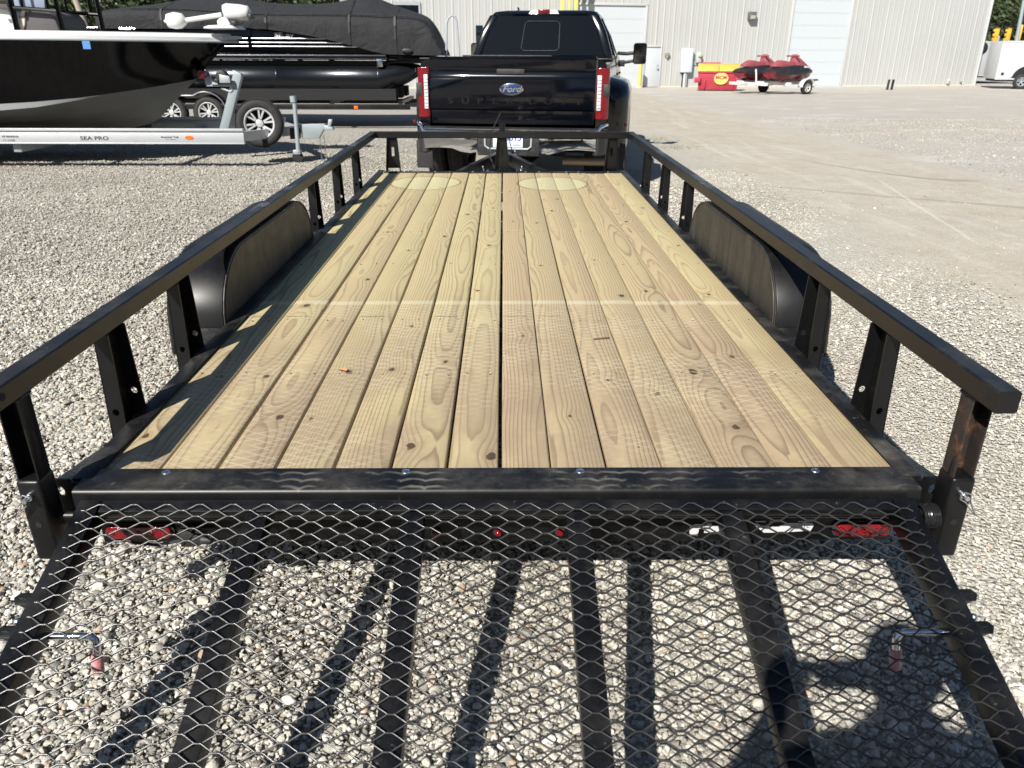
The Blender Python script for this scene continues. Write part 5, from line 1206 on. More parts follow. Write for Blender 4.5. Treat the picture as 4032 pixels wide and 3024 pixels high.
# local frame: x along the wall, -y out of it
uL, uR, HT = U(1400), U(3826), 6.2
dA0, dA1 = U(2262), U(2523); hA = wallpt(2450, 22).z
dB0, dB1 = U(3085), U(3305); hB = 5.2
mn0, mn1 = U(2531), U(2593); hm = wallpt(2560, 182).z
openings = [(dA0, dA1, hA), (dB0, dB1, hB), (mn0, mn1, hm)]
wi0, wi1, wz0, wz1 = U(1572), U(1660), wallpt(1620, 55).z - .75, wallpt(1600, 18).z
pw = .914
def panel(x0, x1, z0, z1):
    b = B(); w_ = x1 - x0; pts = []
    nr = max(1, round(w_ / .3048)); st_ = w_ / nr
    for k in range(nr):
        a = x0 + k * st_; rb_ = .018 if k == 0 else .008
        pts += [(a, 0), (a + st_ * .10, -rb_), (a + st_ * .22, -rb_), (a + st_ * .32, 0), (a + st_ * .55, 0), (a + st_ * .58, -.003), (a + st_ * .62, -.003), (a + st_ * .65, 0)]
    pts.append((x1, 0))
    b.loft([[(x, y, z) for x, y in pts] for z in (z0, z1)], close=False)
    return b.build("wall_panel", M['wall'], BL)
x = uL
while x < uR - .05:
    x1 = min(x + pw, uR); segs = [(x, x1, .06, HT)]
    for a, c, h in openings:
        ns = []
        for s0, s1, z0, z1 in segs:
            if s1 <= a or s0 >= c or z1 <= 0: ns.append((s0, s1, z0, z1)); continue
            if s0 < a: ns.append((s0, a, z0, z1))
            if s1 > c: ns.append((c, s1, z0, z1))
            if z1 > h: ns.append((max(s0, a), min(s1, c), max(z0, h), z1))
        segs = ns
    for s0, s1, z0, z1 in segs:
        if s1 - s0 > .03 and z1 - z0 > .03: panel(s0, s1, z0, z1)
    x = x1
b = B(); b.box(uL, uR, .05, 14, .0, HT - .05); 
b.bm.free(); b = B()
segs = [(uL, dA0 - .02), (dA1 + .02, mn0 - .02), (mn1 + .02, dB0 - .02), (dB1 + .02, uR)]
for a, c in segs: b.box(a, c, .03, .20, 0, HT - .02)
b.box(dA0 - .02, dA1 + .02, .03, .2, hA + .04, HT - .02); b.box(mn0 - .02, mn1 + .02, .03, .2, hm + .04, HT - .02); b.box(dB0 - .02, dB1 + .02, .03, .2, hB + .04, HT - .02)
b.build("wall_core", M['dark'], BL)
b = B(); b.box(uL - .02, uR + .02, .20, 14, 0, HT - .1); b.build("building_shell", M['wall'], BL)
b = B(); b.prism([(uL - .3, -.25, HT - .05), (uL - .3, 14.3, HT - .05), (uL - .3, 7, HT + .75)], (uR - uL + .6, 0, 0)); b.build("roof", M['trim'], BL)
b = B(); b.box(uL, dA0 - .1, -.012, .03, 0, .06); b.box(dA1 + .1, mn0 - .06, -.012, .03, 0, .06); b.box(mn1 + .06, dB0 - .1, -.012, .03, 0, .06); b.box(dB1 + .15, uR, -.012, .03, 0, .06); tag(b.build("base_trim", M['beige'], BL), kind="stuff")
b = B(); b.box(uR - .01, uR + .06, -.045, .04, 0, HT); b.build("corner_trim", M['trim'], BL)
b = B(); b.cyl((uR + .12, -.02, 0), (uR + .12, -.02, HT - 1.0), .06, 10); b.build("downpipe", M['trim'], BL, smooth=True)
for a, c, h, seam in ((dA0, dA1, hA, 1), (dB0, dB1, hB, 0)):
    d = bpy.data.objects.new("overhead_door", None); COL.objects.link(d); d.parent = BL
    n = max(1, int(h / .53)); ph = h / n
    for k in range(n):
        b = B(); b.box(a + .02, c - .02, .012, .05, k * ph + .002, (k + 1) * ph - .002); b.box(a + .03, c - .03, .008, .0119, k * ph + .05, (k + 1) * ph - .05)
        b.build("door_section", M['door'], d)
    for s0, s1 in ((a - .10, a + .015), (c - .015, c + .10)): b = B(); b.box(s0, s1, -.050, .02, 0, h); b.build("door_jamb", M['trim'], d, bevel=.004)
    b = B(); b.box(a - .10, c + .10, -.055, .03, h + .001, h + .10); b.build("door_header", M['trim'], d, bevel=.004)
md = bpy.data.objects.new("personnel_door", None); COL.objects.link(md); md.parent = BL
b = B(); b.box(mn0 + .035, mn1 - .035, .0, .045, .02, hm - .04); b.build("door_leaf", M['door'], md, bevel=.004)
for s0, s1, z0, z1 in ((mn0 - .03, mn0 + .03, 0, hm + .03), (mn1 - .03, mn1 + .03, 0, hm + .03), (mn0 + .03, mn1 - .03, hm - .035, hm + .03)): b = B(); b.box(s0, s1, -.045, .02, z0, z1); b.build("door_frame", M['trim'], md, bevel=.003)
b = B(); b.ball((mn1 - .13, -.06, hm * .47), .045, 12); b.cyl((mn1 - .13, -.06, hm * .47), (mn1 - .13, 0, hm * .47), .02, 8); b.box(mn1 - .19, mn1 - .07, -.012, 0, hm * .46 - .1, hm * .46 + .2); b.build("door_handle", M['grey'], md, smooth=True)
wz = bpy.data.objects.new("window", None); COL.objects.link(wz); wz.parent = BL
b = B(); b.box(wi0, wi1, -.05, -.036, wz0, wz1 - .02); b.build("pane", M['glass_dark'], wz)
for s0, s1, z0, z1 in ((wi0 - .08, wi1 + .08, wz1 - .02, wz1 + .12), (wi0 - .08, wi1 + .08, wz0 - .08, wz0), (wi0 - .08, wi0, wz0, wz1 - .02), (wi1, wi1 + .08, wz0, wz1 - .02)): b = B(); b.box(s0, s1, -.07, -.03, z0, z1); b.build("window_frame", M['grey'], wz)
w2a, w2b = U(1876), U(1902)
b = B(); b.box(w2a, w2b, -.05, -.036, wallpt(1890, 170).z, wallpt(1890, 100).z); b.build("small_window", M['glass_dark'], BL, bevel=.004)
def loc(px, py, off=0.0):
    p = wallpt(px, py, off); r = p - WA; return Vector((r.dot(wd), -r.dot(wn) if False else -(r.dot(wn)), p.z))
def wallbox(name, label, cat, px0, py0, px1, py1, dep, mat, bev=.01, off=.035):
    a = wallpt(px0, py1, off + dep); c = wallpt(px1, py0, off + dep); L = (c - a).dot(wd); Hh = c.z - a.z
    t = thing(name, label, cat, tuple(a), atan2(wd.y, wd.x)); b = B(); b.box(0, L, 0, dep, 0, Hh); return t, b, L, Hh
t, b, L, Hh = wallbox("electrical_cabinet", "tall light grey electrical cabinet on a white post against the metal wall", "electrical cabinet", 2684, 190, 2732, 285, .25, M['grey'])
b.build("cabinet_box", painted("pale_blue_grey", (.52, .58, .64), .5, .08), t, bevel=.012)
b = B(); b.box(.03, L - .03, -.006, 0, .03, Hh - .03); b.build("cabinet_door", painted("pale_blue_grey2", (.55, .61, .67), .45, .08), t, bevel=.004)
z0 = wallpt(2700, 285, .28).z
for n_, x_, mm, r_ in (("post", L * .42, M['trim'], .075), ("conduit", L * .22, M['dark'], .03), ("conduit", L * .62, M['grey'], .03)): b = B(); b.cyl((x_, .12, -z0), (x_, .12, 0), r_, 10); b.build(n_, mm, t, smooth=True)
t, b, L, Hh = wallbox("electric_meter", "small white meter box with round glass dial right of the electrical cabinet", "electric meter", 2742, 205, 2764, 246, .14, M['trim'])
b.build("meter_box", M['trim'], t, bevel=.01)
b = B(); b.lathe((L * .6, 0, Hh * .7), (0, -1, 0), [(0, .11), (.05, .105), (.09, .07), (.10, 0)], 18); b.build("dial", painted("yellowed_glass", (.45, .47, .30), .2, 0), t, smooth=True)
b = B(); b.cyl((L * .8, .06, -.35), (L * .8, .06, 0), .02, 8); b.cyl((-.22, .06, -.02), (L * .3, .06, -.02), .018, 8); b.build("conduit", M['grey'], t, smooth=True)
t, b, L, Hh = wallbox("wall_lamp", "dark grey square security lamp high on the metal wall", "wall lamp", 2951, 46, 2982, 78, .25, M['grey'])
b.build("lamp_housing", painted("bronze_housing", (.10, .10, .095), .5, .1), t, bevel=.03); b = B(); b.box(.05, L - .05, -.012, 0, .04, Hh * .55); b.build("lamp_lens", painted("lamp_lens", (.35, .34, .31), .3, 0), t, bevel=.01)
t, b, L, Hh = wallbox("alarm_box", "little dull bronze box on the wall beside the white door", "alarm box", 2620, 208, 2638, 221, .1, M['grey'])
b.build("alarm_case", painted("dull_bronze", (.25, .23, .15), .5, .1), t, bevel=.01); b = B(); b.lathe((L * .5, .04, -.005), (0, 0, -1), [(0, .06), (.05, .05), (.06, 0)], 12); b.build("alarm_bell", M['trim'], t, smooth=True)
for i, (px, lab) in enumerate(((3735, "small white tap fitting low on the metal wall near its right end"), (3782, "tiny dark vent stub low on the wall at its far right end"))):
    t, b, L, Hh = wallbox("wall_fitting", lab, "wall fitting", px - 5 + 6 * i, 310 + 4 * i, px + 8, 330 - 6 * i, .08, M['trim']); b.build("fitting_box", M['trim'] if i == 0 else M['grey'], t, bevel=.01)
    b = B(); b.cyl((L * .5, .0, Hh * .5), (L * .5, -.07, Hh * .5), .03, 8); b.build("fitting_spout", M['grey'], t, smooth=True)
# guard posts and the tall yellow column
def bollard(lab, px, base, top, r, Y=None, mat='yellow'):
    p = wallpt(px, base, .6) if Y is None else P(px, base, Y); p.z = 0; d = p.y
    z = P(px, top, d).z; t = thing("guard_post", lab, "guard post", tuple(p)); b = B(); b.cyl((0, 0, 0), (0, 0, z), r, 14); b.ball((0, 0, z), r, 12, (1, 1, .5)); b.build("post", M[mat], t, smooth=True)
    b = B(); b.lathe((0, 0, 0), (0, 0, 1), [(0, r * 1.6), (.05, r * 1.5), (.06, r)], 14); b.build("footing", M['beige'], t, smooth=True)
bollard("short yellow steel guard post between overhead door and white door", 2517, 346, 250, .085)
CL = thing("yellow_column", "tall yellow steel column pair rising behind the pickup roof", "steel column", tuple(Vector((wallpt(2232, 343, 1.2).x, wallpt(2232, 343, 1.2).y, 0))))
for i, (dx, w_) in enumerate(((-.31, .09), (-.0, .05), (.31, .09))): b = B(); b.box(dx - w_, dx + w_, -.09, .09, 0, 5.4); b.build("column_shaft", M['yellow'], CL, bevel=.01)
b = B(); b.box(-.5, .5, -.2, .2, 0, .03); b.box(-.4, .4, -.1, .1, 5.4, 5.6); b.build("base_plate", M['grey'], CL)
for i, px in enumerate((3492, 3509)):
    p = P(px, 356, 38.9); p.z = 0; t = thing("pipe_post", ("left" if i == 0 else "right") + " one of two short dark pipe posts standing in the yard before the wall", "pipe post", tuple(p), group=None); z = P(px, 316, 38.9).z
    b = B(); b.cyl((0, 0, 0), (.03, 0, z), .055, 12); b.build("pipe", M['dark'] if i else M['rust'], t, smooth=True); b = B(); b.lathe((.03, 0, z), (0, 0, 1), [(0, .062), (.03, .06), (.035, .0)], 12); b.build("cap", M['steel'], t, smooth=True)

# ------------------------------------------------------------------ dumpster
a, c = P(2743, 352, 37.0), P(2905, 356, 36.6); a.z = c.z = 0; dd = (c - a); Wd = dd.length
DU = thing("dumpster", "red steel dumpster with yellow lid and round yellow emblem", "dumpster", tuple(a), atan2(dd.y, dd.x)); Dp = 1.15
b = B(); b.loft([[(.06, .05, .04), (Wd - .06, .05, .04), (Wd - .06, Dp, .04), (.06, Dp, .04)], [(0, 0, .85), (Wd, 0, .85), (Wd, Dp, 1.02), (0, Dp, 1.02)]]); b.build("bin_body", M['dred'], DU, bevel=.02)
b = B(); b.box(-.02, Wd + .02, -.035, .02, .75, .81); b.build("rim", M['dred'], DU, bevel=.01)
for x0, x1 in ((-.02, Wd / 2 - .01), (Wd / 2 + .01, Wd + .02)):
    b = B(); b.loft([[(x0, -.04, .815), (x1, -.04, .815), (x1, -.04, .875), (x0, -.04, .875)], [(x0, .25, .98), (x1, .25, .98), (x1, .25, 1.04), (x0, .25, 1.04)], [(x0, Dp, 1.10), (x1, Dp, 1.10), (x1, Dp, 1.14), (x0, Dp, 1.14)]]); b.build("lid", M['meshlid'], DU, bevel=.012)
b = B(); b.cyl((.1, Dp, 1.16), (Wd * .55, Dp, 1.16), .025, 8); b.build("hinge_bar", M['dred'], DU)
for x0, x1 in ((-.14, .14), (Wd - .12, Wd + .05)): b = B(); b.box(x0, x1, -.12, .45, .34, .56); b.build("fork_pocket", M['dred'], DU, bevel=.02)
b = B(); b.box(.30, .35, -.05, 0, .12, .5); b.box(Wd - .28, Wd - .22, -.05, 0, .05, .35); b.build("side_rib", M['dred'], DU, bevel=.01)
b = B(); b.prism([(Wd * .57 + .31 * cos(2 * pi * k / 32), -.026, .52 + .25 * sin(2 * pi * k / 32)) for k in range(32)], (0, .05, 0)); b.build("emblem", M['yellow'], DU)
text("emblem_lettering", "MCM", .20, M['dred'], DU, face_mat((Wd * .57, -.030, .56), (1, 0, 0), (0, 0, 1)), .002, sx=1.1, bold=.006)
text("emblem_lettering", "DISPOSAL", .06, Mat("emblem_green", (.25, .32, .05), .5), DU, face_mat((Wd * .57, -.030, .40), (1, 0, 0), (0, 0, 1)), .002, sx=1.1)

# ------------------------------------------------------------------ jet skis on a double trailer
JT = thing("watercraft_trailer", "white double trailer carrying two red watercraft in the yard", "trailer", (11.35, 34.4, 0), radians(25.7))
Lh = 1.55
for y in (-.55, .55): b = B(); b.box(-Lh, Lh + .1, y - .05, y + .05, .36, .50); b.build("trailer_rail", M['white'], JT, bevel=.01)
for x in (-1.45, -.2, 1.2): b = B(); b.box(x - .05, x + .05, -1.1, 1.1, .34, .45); b.build("cross_bar", M['white'], JT, bevel=.008)
b = B(); b.box(-Lh - .55, -Lh, -.06, .06, .36, .47); b.build("tongue", M['white'], JT, bevel=.008)
for y in (-.42, .42):
    for d in (-.14, .14): b = B(); b.box(-1.2, 1.7, y * 1.25 + d - .04, y * 1.25 + d + .04, .50, .56); b.build("bunk", M['carplastic'], JT)
for sg in (-1, 1):
    wheel("wheel", JT, (.55, sg * 1.22, .25), (0, sg, 0), .25, .17, .15, 5, M['white'])
    b = B(); R_ = [(.55 + .36 * cos(a), .27 + .34 * sin(a)) for a in [pi * k / 10 for k in range(11)]]
    for (x0_, z0_), (x1_, z1_) in zip(R_, R_[1:]): b.poly([(x0_, sg * 1.10, z0_), (x1_, sg * 1.10, z1_), (x1_, sg * 1.35, z1_), (x0_, sg * 1.35, z0_)])
    o = b.build("mudguard", M['white'], JT, smooth=True); o.modifiers.new("t", 'SOLIDIFY').thickness = .02
for x, y in ((-1.3, 0), (-1.3, .95)): b = B(); b.tube([(x, y - .3, .45), (x - .05, y - .3, .75), (x - .1, y - .3, .95)], .035, 8); b.build("bow_stop", M['white'], JT, smooth=True)
def jetski(lab, x, y):
    # nose toward +x, tail at -x
    o_ = JT.matrix_basis @ Vector((x, y, .47)); t = thing("watercraft", lab, "jet ski", tuple(o_), radians(25.7), "red watercraft on the double trailer"); t.scale = (.80, .9, .95)
    st_ = [(-1.35, .42, .10, .40, .50), (-1.0, .50, .03, .38, .56), (-.4, .54, .0, .36, .62), (.2, .52, .0, .38, .66), (.8, .42, .02, .42, .62), (1.2, .27, .10, .44, .54), (1.45, .10, .26, .43, .47), (1.55, .02, .36, .42, .44)]
    b = B(); b.loft([[(x, 0, z0), (x, -w_ * .75, z0 + .12), (x, -w_, zm_), (x, w_, zm_), (x, w_ * .75, z0 + .12)] for x, w_, z0, zm_, zt in st_]); b.build("hull", M['jsred'], t, smooth=True, ang=30)
    b = B(); b.loft([[(x, -w_ - .03, zm_ - .07), (x, -w_ - .03, zm_ + .03), (x, -w_ * .7, zt), (x, 0, zt + .03), (x, w_ * .7, zt), (x, w_ + .03, zm_ + .03), (x, w_ + .03, zm_ - .07)] for x, w_, z0, zm_, zt in st_]); b.build("deck", M['jsblack'], t, smooth=True, ang=40)
    b = B(); b.loft([[(x, -w_, .60), (x, -w_ * .75, z1), (x, w_ * .75, z1), (x, w_, .60)] for x, w_, z1 in ((-1.2, .16, .70), (-.75, .20, .86), (-.45, .19, .84), (-.3, .20, .80), (.25, .22, .82))]); b.build("seat", M['jspink'], t, smooth=True, ang=50, bevel=.02)
    b = B(); b.loft([[(x, -w_, .58), (x, -w_ * .6, z1), (x, w_ * .6, z1), (x, w_, .58)] for x, w_, z1 in ((.10, .20, .98), (.30, .26, 1.02), (.55, .28, .90), (.9, .25, .74), (1.25, .15, .60))]); b.build("bonnet", M['jspink'], t, smooth=True, ang=50, bevel=.02)
    b = B(); b.cyl((.12, -.38, 1.03), (.12, .38, 1.03), .035, 8); b.prism([(.05, -.14, 1.0), (.25, -.14, 1.10), (.38, -.14, 1.0)], (0, .28, 0)); b.build("handlebar", M['jspink'], t, bevel=.01)
    b = B(); b.prism([(.45, -.47, .56), (1.0, -.37, .56), (1.0, -.37, .62), (.5, -.44, .64)], (0, -.012, 0)); b.build("side_decal", M['sign_white'], t)
jetski("rear red and black watercraft with faded pink seat nearer the dumpster", -.35, .62); jetski("front red and black watercraft with white side lettering nearer the white door", .10, -.62)

M['trailershade'] = painted('shaded_trailer_skin', (.33, .345, .37), .4, .06, 2)  # skin greyed so the colour carries the trailer's shaded side
# ------------------------------------------------------------------ enclosed trailers, signals, poles, houses
def encl(lab, px0, px1, pyt, Y, L, rz, mt='trailerwhite'):
    a = P(px0, 340, Y); a.z = 0; zt = P(px0, pyt, Y).z; t = thing("enclosed_trailer", lab, "cargo trailer", tuple(a), rz)
    W_ = (P(px1, 340, Y).x - a.x); n = 6
    b = B(); b.box(0, W_, 0, L, .45, zt); b.build("trailer_box", M[mt], t, bevel=.03)
    for k in range(n): x0 = W_ * k / n; b = B(); b.box(x0 + .01, x0 + W_ / n - .01, -.012, 0, .50, zt - .1); b.build("skin_panel", M[mt], t, bevel=.003)
    b = B(); b.box(-.01, W_, -.02, 0, zt - .09, zt); b.box(-.01, W_, -.02, 0, .42, .49); b.build("edge_trim", M['alu'], t)
    b = B(); b.box(.1, W_, .2, L - .2, .34, .45); b.build("underframe", M['dark'], t)
    return t, W_, zt
t, W_, zt = encl("white enclosed cargo trailer at the far right edge with black wheel", 3910, 4300, 160, 40.5, 2.3, -radians(17))
x_ = (P(4030, 352, 39.8).x - P(3910, 340, 40.5).x) / cos(radians(17))
for d in (0, .9): wheel("wheel", t, (x_ + d, -.02, .34), (0, -1, 0), .34, .2, .2, 5, M['grey'])
b = B(); b.lathe((x_ + .3, -.03, .45), (0, -1, 0), [(0, .9), (.005, .9)], 30); b.bm.free()
b = B(); pts = [(x_ - .5, .5)] + [(x_ + .1 - .55 * cos(k * pi / 12), .42 + .62 * sin(k * pi / 12)) for k in range(1, 7)] + [(x_ + 1.4, 1.04), (x_ + 1.4, .5)]
b.prism([(x, -.014, z) for x, z in pts], (0, .004, 0)); b.build("wheel_arch", M['dark'], t)
b = B(); b.box(.22, .34, -.03, -.01, P(3935, 292, 39.5).z - .06, P(3935, 292, 39.5).z + .06); b.build("hatch_latch", M['dark'], t)
t, W_, zt = encl("grey-shaded enclosed trailer half hidden behind the building corner", 3842, 3990, 162, 49, 5.0, 0, "trailershade")
b = B(); q = P(3862, 190, 49) - P(3838, 340, 49); b.lathe((q.x, -.02, P(3862, 190, 49).z), (0, -1, 0), [(0, .34), (.01, .34)], 24); b.build("round_vent", M['glass_dark'], t)
b = B(); q = P(3915, 200, 49) - P(3838, 340, 49); b.box(q.x - .05, q.x + .05, -.05, -.013, .6, 2.6); b.build("door_bar", M['grey'], t)
def signal(lab, px, py, Y, rz):
    p = P(px, py, Y); t = thing("traffic_signal", lab, "traffic signal", tuple(p), rz, "traffic signals over the street")
    b = B(); b.box(-.17, .17, -.1, .1, -.55, .55); b.build("signal_housing", M['signal'], t, bevel=.05)
    for z in (.36, 0, -.36): b = B(); b.lathe((0, .1, z), (0, 1, 0), [(0, .13), (.18, .14), (.19, .13)], 14); b.build("visor", M['signal'], t, smooth=True)
    b = B(); b.cyl((0, 0, .55), (0, 0, 1.1), .03, 6); b.build("hanger", M['dark'], t)
signal("left of the yellow traffic signals seen beyond the white trailers", 3924, 138, 72, .3); signal("middle yellow traffic signal hanging between two others", 3971, 138, 72, .3); signal("rightmost yellow traffic signal partly behind the leaning light pole", 4018, 128, 66, .9)
p = P(4000, 160, 60); SW_ = thing("span_wire", "thin dark wire carrying the traffic signals", "wire", (p.x, 72, P(3924, 110, 72).z))
a = P(3800, 108, 72); c = P(4150, 104, 70); b = B(); b.tube([a, a.lerp(c, .5) + Vector((0, 0, -.15)), c], .02, 6); o = b.build("wire", M['dark'], None); o.parent = SW_; o.matrix_parent_inverse = Matrix.Translation(-SW_.location)
def lpole(lab, cat, px0, py0, px1, py1, Y, r, mat, name):
    a = P(px0, py0, Y); c = P(px1, py1, Y); d = (c - a); base = a - d * (a.z / d.z); top = c + d * .6
    t = thing(name, lab, cat, tuple(base)); b = B(); b.tube([Vector((0, 0, -.1)), top - base], [r * 1.15, r * .8], 12); b.build("pole_shaft", mat, t, smooth=True)
    b = B(); q = (top - base) * .97; b.box(q.x - .8, q.x + .8, q.y - .05, q.y + .05, q.z - .06, q.z + .06); b.build("cross_arm", mat, t)
lpole("grey metal light pole rising behind the right enclosed trailer", "light pole", 4003, 160, 4026, 35, 58, .13, M['galv'], "light_pole")
lpole("leaning weathered wooden utility pole behind the fishing boat console", "utility pole", 340, 112, 298, 0, 45, .17, M['pole'], "utility_pole")
# street wires beyond the left pole
WR = thing("overhead_wires", "thin overhead wires crossing the sky left of the boat cover", "wires", tuple(P(330, 40, 60)))
for k, (y0, y1) in enumerate(((50, 34), (56, 43))):
    b = B(); b.tube([P(315, y0, 60), P(560, y1, 60)], .02, 5); o = b.build("wire", M['dark'], None); o.parent = WR; o.matrix_parent_inverse = Matrix.Translation(-WR.location)
def house(lab, px0, px1, pyr, pye, Y, dp, rz=0.0):
    a = P(px0, pye, Y); c = P(px1, pye, Y); Wh = c.x - a.x; ze = max(a.z, 1.2); zr_ = P((px0 + px1) / 2, pyr, Y).z
    t = thing("house", lab, "house", (a.x, Y, 0), rz)
    b = B(); b.box(.3, Wh - .3, .3, dp - .3, 0, ze); b.build("wall", M['beige'], t)
    b = B(); b.prism([(0, 0, ze), (Wh, 0, ze), (Wh - .8, dp / 2, zr_), (.8, dp / 2, zr_)], (0, 0, .12)); b.prism([(0, dp, ze), (Wh, dp, ze), (Wh - .8, dp / 2, zr_), (.8, dp / 2, zr_)], (0, 0, .12)); b.build("roof", M['roof'], t)
    b = B(); b.box(Wh * .3, Wh * .45, .28, .3, .5, 1.1); b.build("window", M['glass_dark'], t)
house("low house with grey shingle roof beyond the boats", 235, 400, 78, 125, 62, 9)
house("second grey roofed house further left behind the console", 120, 250, 84, 122, 70, 9)

# ------------------------------------------------------------------ trees
def leaf_mesh(seed, n, size):
    """a cloud of leaf-sized faces grouped in twiggy clumps, unit radius"""
    b = B(); r = random.Random(seed)
    cl = []
    for _ in range(46):
        d = Vector((r.gauss(0, 1), r.gauss(0, 1), r.gauss(0, 1))).normalized(); cl.append((d * r.uniform(.35, .95) ** .8, r.uniform(.14, .32)))
    for _ in range(n):
        c, s = cl[r.randrange(len(cl))]
        p = c + Vector((r.gauss(0, s), r.gauss(0, s), r.gauss(0, s * .7))); a = Vector((r.gauss(0, 1), r.gauss(0, 1), r.gauss(0, 1))).normalized(); u = a.orthogonal().normalized(); k = size * r.uniform(.6, 1.4); v = a.cross(u)
        b.poly([p - u * k, p - v * k * .5, p + u * k, p + v * k * .5])
    return b
LV = {}
def tree(lab, x, y, h, w_, crown_base, kind=0, mat='leaf', group=None, n=5200):
    t = thing("tree", lab, "tree", (x, y, 0), random.uniform(0, 6), group)
    key = (kind, mat, n)
    if key not in LV:
        o = leaf_mesh(kind + 5, n, .055).build("crown", M[mat], None, noweld=True); LV[key] = o; o.parent = t
    else: o = LV[key].copy(); COL.objects.link(o); o.parent = t
    ch = (h - crown_base) / 2; o.location = (0, 0, crown_base + ch); o.scale = (w_ / 2, w_ / 2, ch)
    b = B(); b.tube([(0, 0, -.1), (.05, 0, h * .3), (.1, .1, h * .6), (.05, 0, h * .85)], [h * .028, h * .022, h * .014, h * .004], 8)
    for k in range(6):
        a = k * 1.05 + .3; z = h * (.35 + .08 * k); b.tube([(.05, .02, z), (cos(a) * w_ * .2, sin(a) * w_ * .2, z + h * .08), (cos(a) * w_ * .36, sin(a) * w_ * .36, z + h * .2)], [h * .010, h * .006, h * .002], 5)
    b.build("trunk", M['bark'], t, smooth=True)
    return t
GB = "trees beyond the street"
tree("dense green tree behind the console of the fishing boat", P(235, 60, 52).x, 52, 9.5, 7.5, .8, 0, 'leaf')
tree("dark tree at the far left edge behind the hard top", P(60, 60, 58).x, 58, 10, 9, .8, 1, 'leaf2')
tree("tree whose top shows above the left part of the boat cover", P(640, 30, 66).x, 66, 8.0, 11, .8, 2, 'leaf2')
tree("dark tree behind the middle of the boat cover", P(980, 30, 62).x, 62, 9.0, 12, .8, 0, 'leaf2')
tree("tree beside the left end of the metal building", P(1290, 30, 64).x, 64, 9.0, 12, .8, 1, 'leaf2')
tree("broad dark green tree behind the building's right corner", P(3900, 80, 84).x, 84, 7.6, 9, .5, 2, 'leaf2')
tree("olive green tree behind the right traffic signal", P(3985, 60, 90).x, 90, 8.0, 10, .5, 0, 'leaf')
tree("tall tree at the extreme right edge of the yard", P(4120, 60, 88).x, 88, 9.5, 13, .5, 1, 'leaf')
tree("low leafy tree filling the gap under the traffic signals", P(3960, 120, 96).x, 96, 6.8, 12, .2, 1, 'leaf2')
# the row of trees behind the photographer that the truck windows mirror
rt_ = random.Random(4)
for i in range(15):
    x = -44 + i * 6.4 + rt_.uniform(-1.5, 1.5); tree("tree in the row behind the photographer", x, -27 - rt_.uniform(0, 6), 8.5 + rt_.uniform(0, 3.5), 9.5, .6, i % 3, 'leaf2', "trees in the row behind the photographer")
for i in range(7):
    x, y = -48 + rt_.uniform(-3, 3), -18 + i * 9.5; tree("tree in the row along the left side of the yard", x, y, 8 + rt_.uniform(0, 3), 10, .6, i % 3, 'leaf2', "trees along the left side of the yard")
# ------------------------------------------------------------------ the photographer, seen only by the shadow
PH = thing("smartphone", "dark smartphone held out level by the person taking the picture", "phone", (0, 0, 0)); PH.matrix_world = cam.matrix_world.copy()
b = B(); b.box(-.075, .073, -.040, .034, .004, .012); b.build("phone_body", M['dark'], PH, bevel=.003)
b = B(); b.box(-.070, .068, -.036, .030, .0121, .0127); b.build("phone_screen", M['glass_dark'], PH)
def skin(name, verts, edges_, mat, parent, root=0, sub=2):
    me = bpy.data.meshes.new(name); me.from_pydata([v[:3] for v in verts], edges_, []); o = link(name, me, parent)
    md = o.modifiers.new("skin", 'SKIN'); md.use_smooth_shade = True
    for i, v in enumerate(verts): d = me.skin_vertices[0].data[i]; d.radius = (v[3], v[4] if len(v) > 4 else v[3]); d.use_root = (i == root)
    o.modifiers.new("sub", 'SUBSURF').render_levels = sub; o.modifiers["sub"].levels = sub
    me.materials.append(mat.m); return o
PX0, PY0 = -.02, -.29
PE = thing("person", "person in navy shirt and jeans holding a phone out over the ramp", "person", (PX0, PY0, 0))
# joints: x, y, z, radius
v = [(0, 0, .93, .135, .10), (0, .0, 1.10, .125, .095), (0, .01, 1.27, .18, .11), (0, .0, 1.385, .10, .08), (0, .02, 1.45, .055), (0, .03, 1.50, .055),
     (-.17, 0, 1.36, .072), (-.30, .05, 1.16, .056), (-.145, .235, 1.27, .042), (-.115, .285, 1.33, .028), (.17, 0, 1.36, .072), (.29, .06, 1.16, .056), (.165, .235, 1.27, .042), (.150, .285, 1.33, .028),
     (-.095, 0, .88, .095), (-.11, .02, .48, .062), (-.115, -.02, .10, .042), (-.125, .12, .045, .040), (.095, 0, .88, .095), (.11, .02, .48, .062), (.115, -.02, .10, .042), (.125, .12, .045, .040)]
e = [(0, 1), (1, 2), (2, 3), (3, 4), (4, 5), (3, 6), (6, 7), (7, 8), (8, 9), (3, 10), (10, 11), (11, 12), (12, 13), (0, 14), (14, 15), (15, 16), (16, 17), (0, 18), (18, 19), (19, 20), (20, 21)]
skin("body", v, e, M['skin'], PE)
sv = [(a, b_, c, r * 1.12, (q[0] if q else r) * 1.12) for a, b_, c, r, *q in [v[i] for i in (0, 1, 2, 3, 6, 7, 10, 11)]]
skin("shirt", sv, [(0, 1), (1, 2), (2, 3), (3, 4), (4, 5), (3, 6), (6, 7)], M['shirt'], PE)
jv = [(a, b_, c, r * 1.15, (q[0] if q else r) * 1.15) for a, b_, c, r, *q in [v[i] for i in (0, 14, 15, 16, 18, 19, 20)]]
skin("jeans", jv, [(0, 1), (1, 2), (2, 3), (0, 4), (4, 5), (5, 6)], M['jeans'], PE)
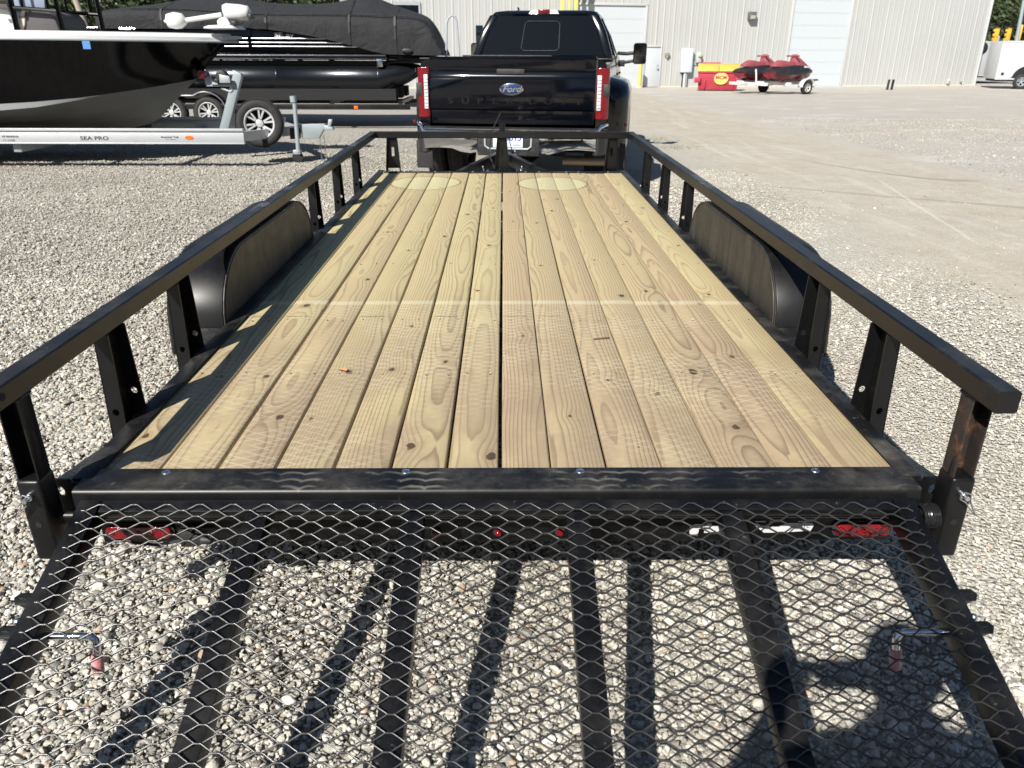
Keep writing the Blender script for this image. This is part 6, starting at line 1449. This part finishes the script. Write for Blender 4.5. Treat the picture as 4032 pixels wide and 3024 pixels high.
for sg in (-1, 1): b = B(); b.loft([[(sg * .12 - w_, y, .0), (sg * .12 + w_, y, .0), (sg * .12 + w_, y, h_ * .6), (sg * .12, y, h_), (sg * .12 - w_, y, h_ * .6)] for y, w_, h_ in ((-.09, .035, .09), (-.02, .045, .11), (.10, .05, .075), (.18, .035, .05))]); b.build("shoe", M['shoe'], PE, bevel=.01, smooth=True)
b = B(); b.ball((0, .045, 1.60), .105, 20, (.76, .92, 1.12)); b.ball((0, .145, 1.585), .018, 8, (.8, 1, 1.3)); b.ball((-.082, .04, 1.59), .022, 8, (.4, .8, 1.3)); b.ball((.082, .04, 1.59), .022, 8, (.4, .8, 1.3)); hd = b.build("head", M['skin'], PE, smooth=True, ang=80)
b = B(); b.ball((0, .025, 1.635), .112, 18, (.80, .92, .95)); b.build("hair", M['hair'], PE, smooth=True)
b = B(); b.ball((-.032, .135, 1.605), .010, 8); b.ball((.032, .135, 1.605), .010, 8); tag(b.build("eyes", M['dark'], hd), kind="stuff")
for sg, hx, fx in ((-1, -.115, -1), (1, .150, 1)):
    # hand with four fingers behind the phone and a thumb in front of its lower edge
    c = Vector((hx, .285, 1.33)); out = [(c.x, c.y, c.z, .026, .018), (c.x - sg * .012, c.y + .03, c.z + .012, .030, .016)]
    E_ = [(0, 1)]
    for k in range(4):
        z = .030 - .017 * k; L = (.070, .078, .074, .058)[k]; i0 = len(out)
        out += [(c.x - sg * .016, c.y + .034, c.z + z, .009), (c.x - sg * (.016 + L * .5), c.y + .026, c.z + z + .004, .008), (c.x - sg * (.014 + L * .85), c.y + .012, c.z + z + .004, .007)]
        E_ += [(1, i0), (i0, i0 + 1), (i0 + 1, i0 + 2)]
    i0 = len(out); out += [(c.x - sg * .005, c.y + .005, c.z - .018, .011), (c.x - sg * .03, c.y + .0, c.z - .022, .0095), (c.x - sg * .052, c.y + .004, c.z - .016, .008)]; E_ += [(0, i0), (i0, i0 + 1), (i0 + 1, i0 + 2)]
    skin("hand", out, E_, M['skin'], PE, 0, 1)
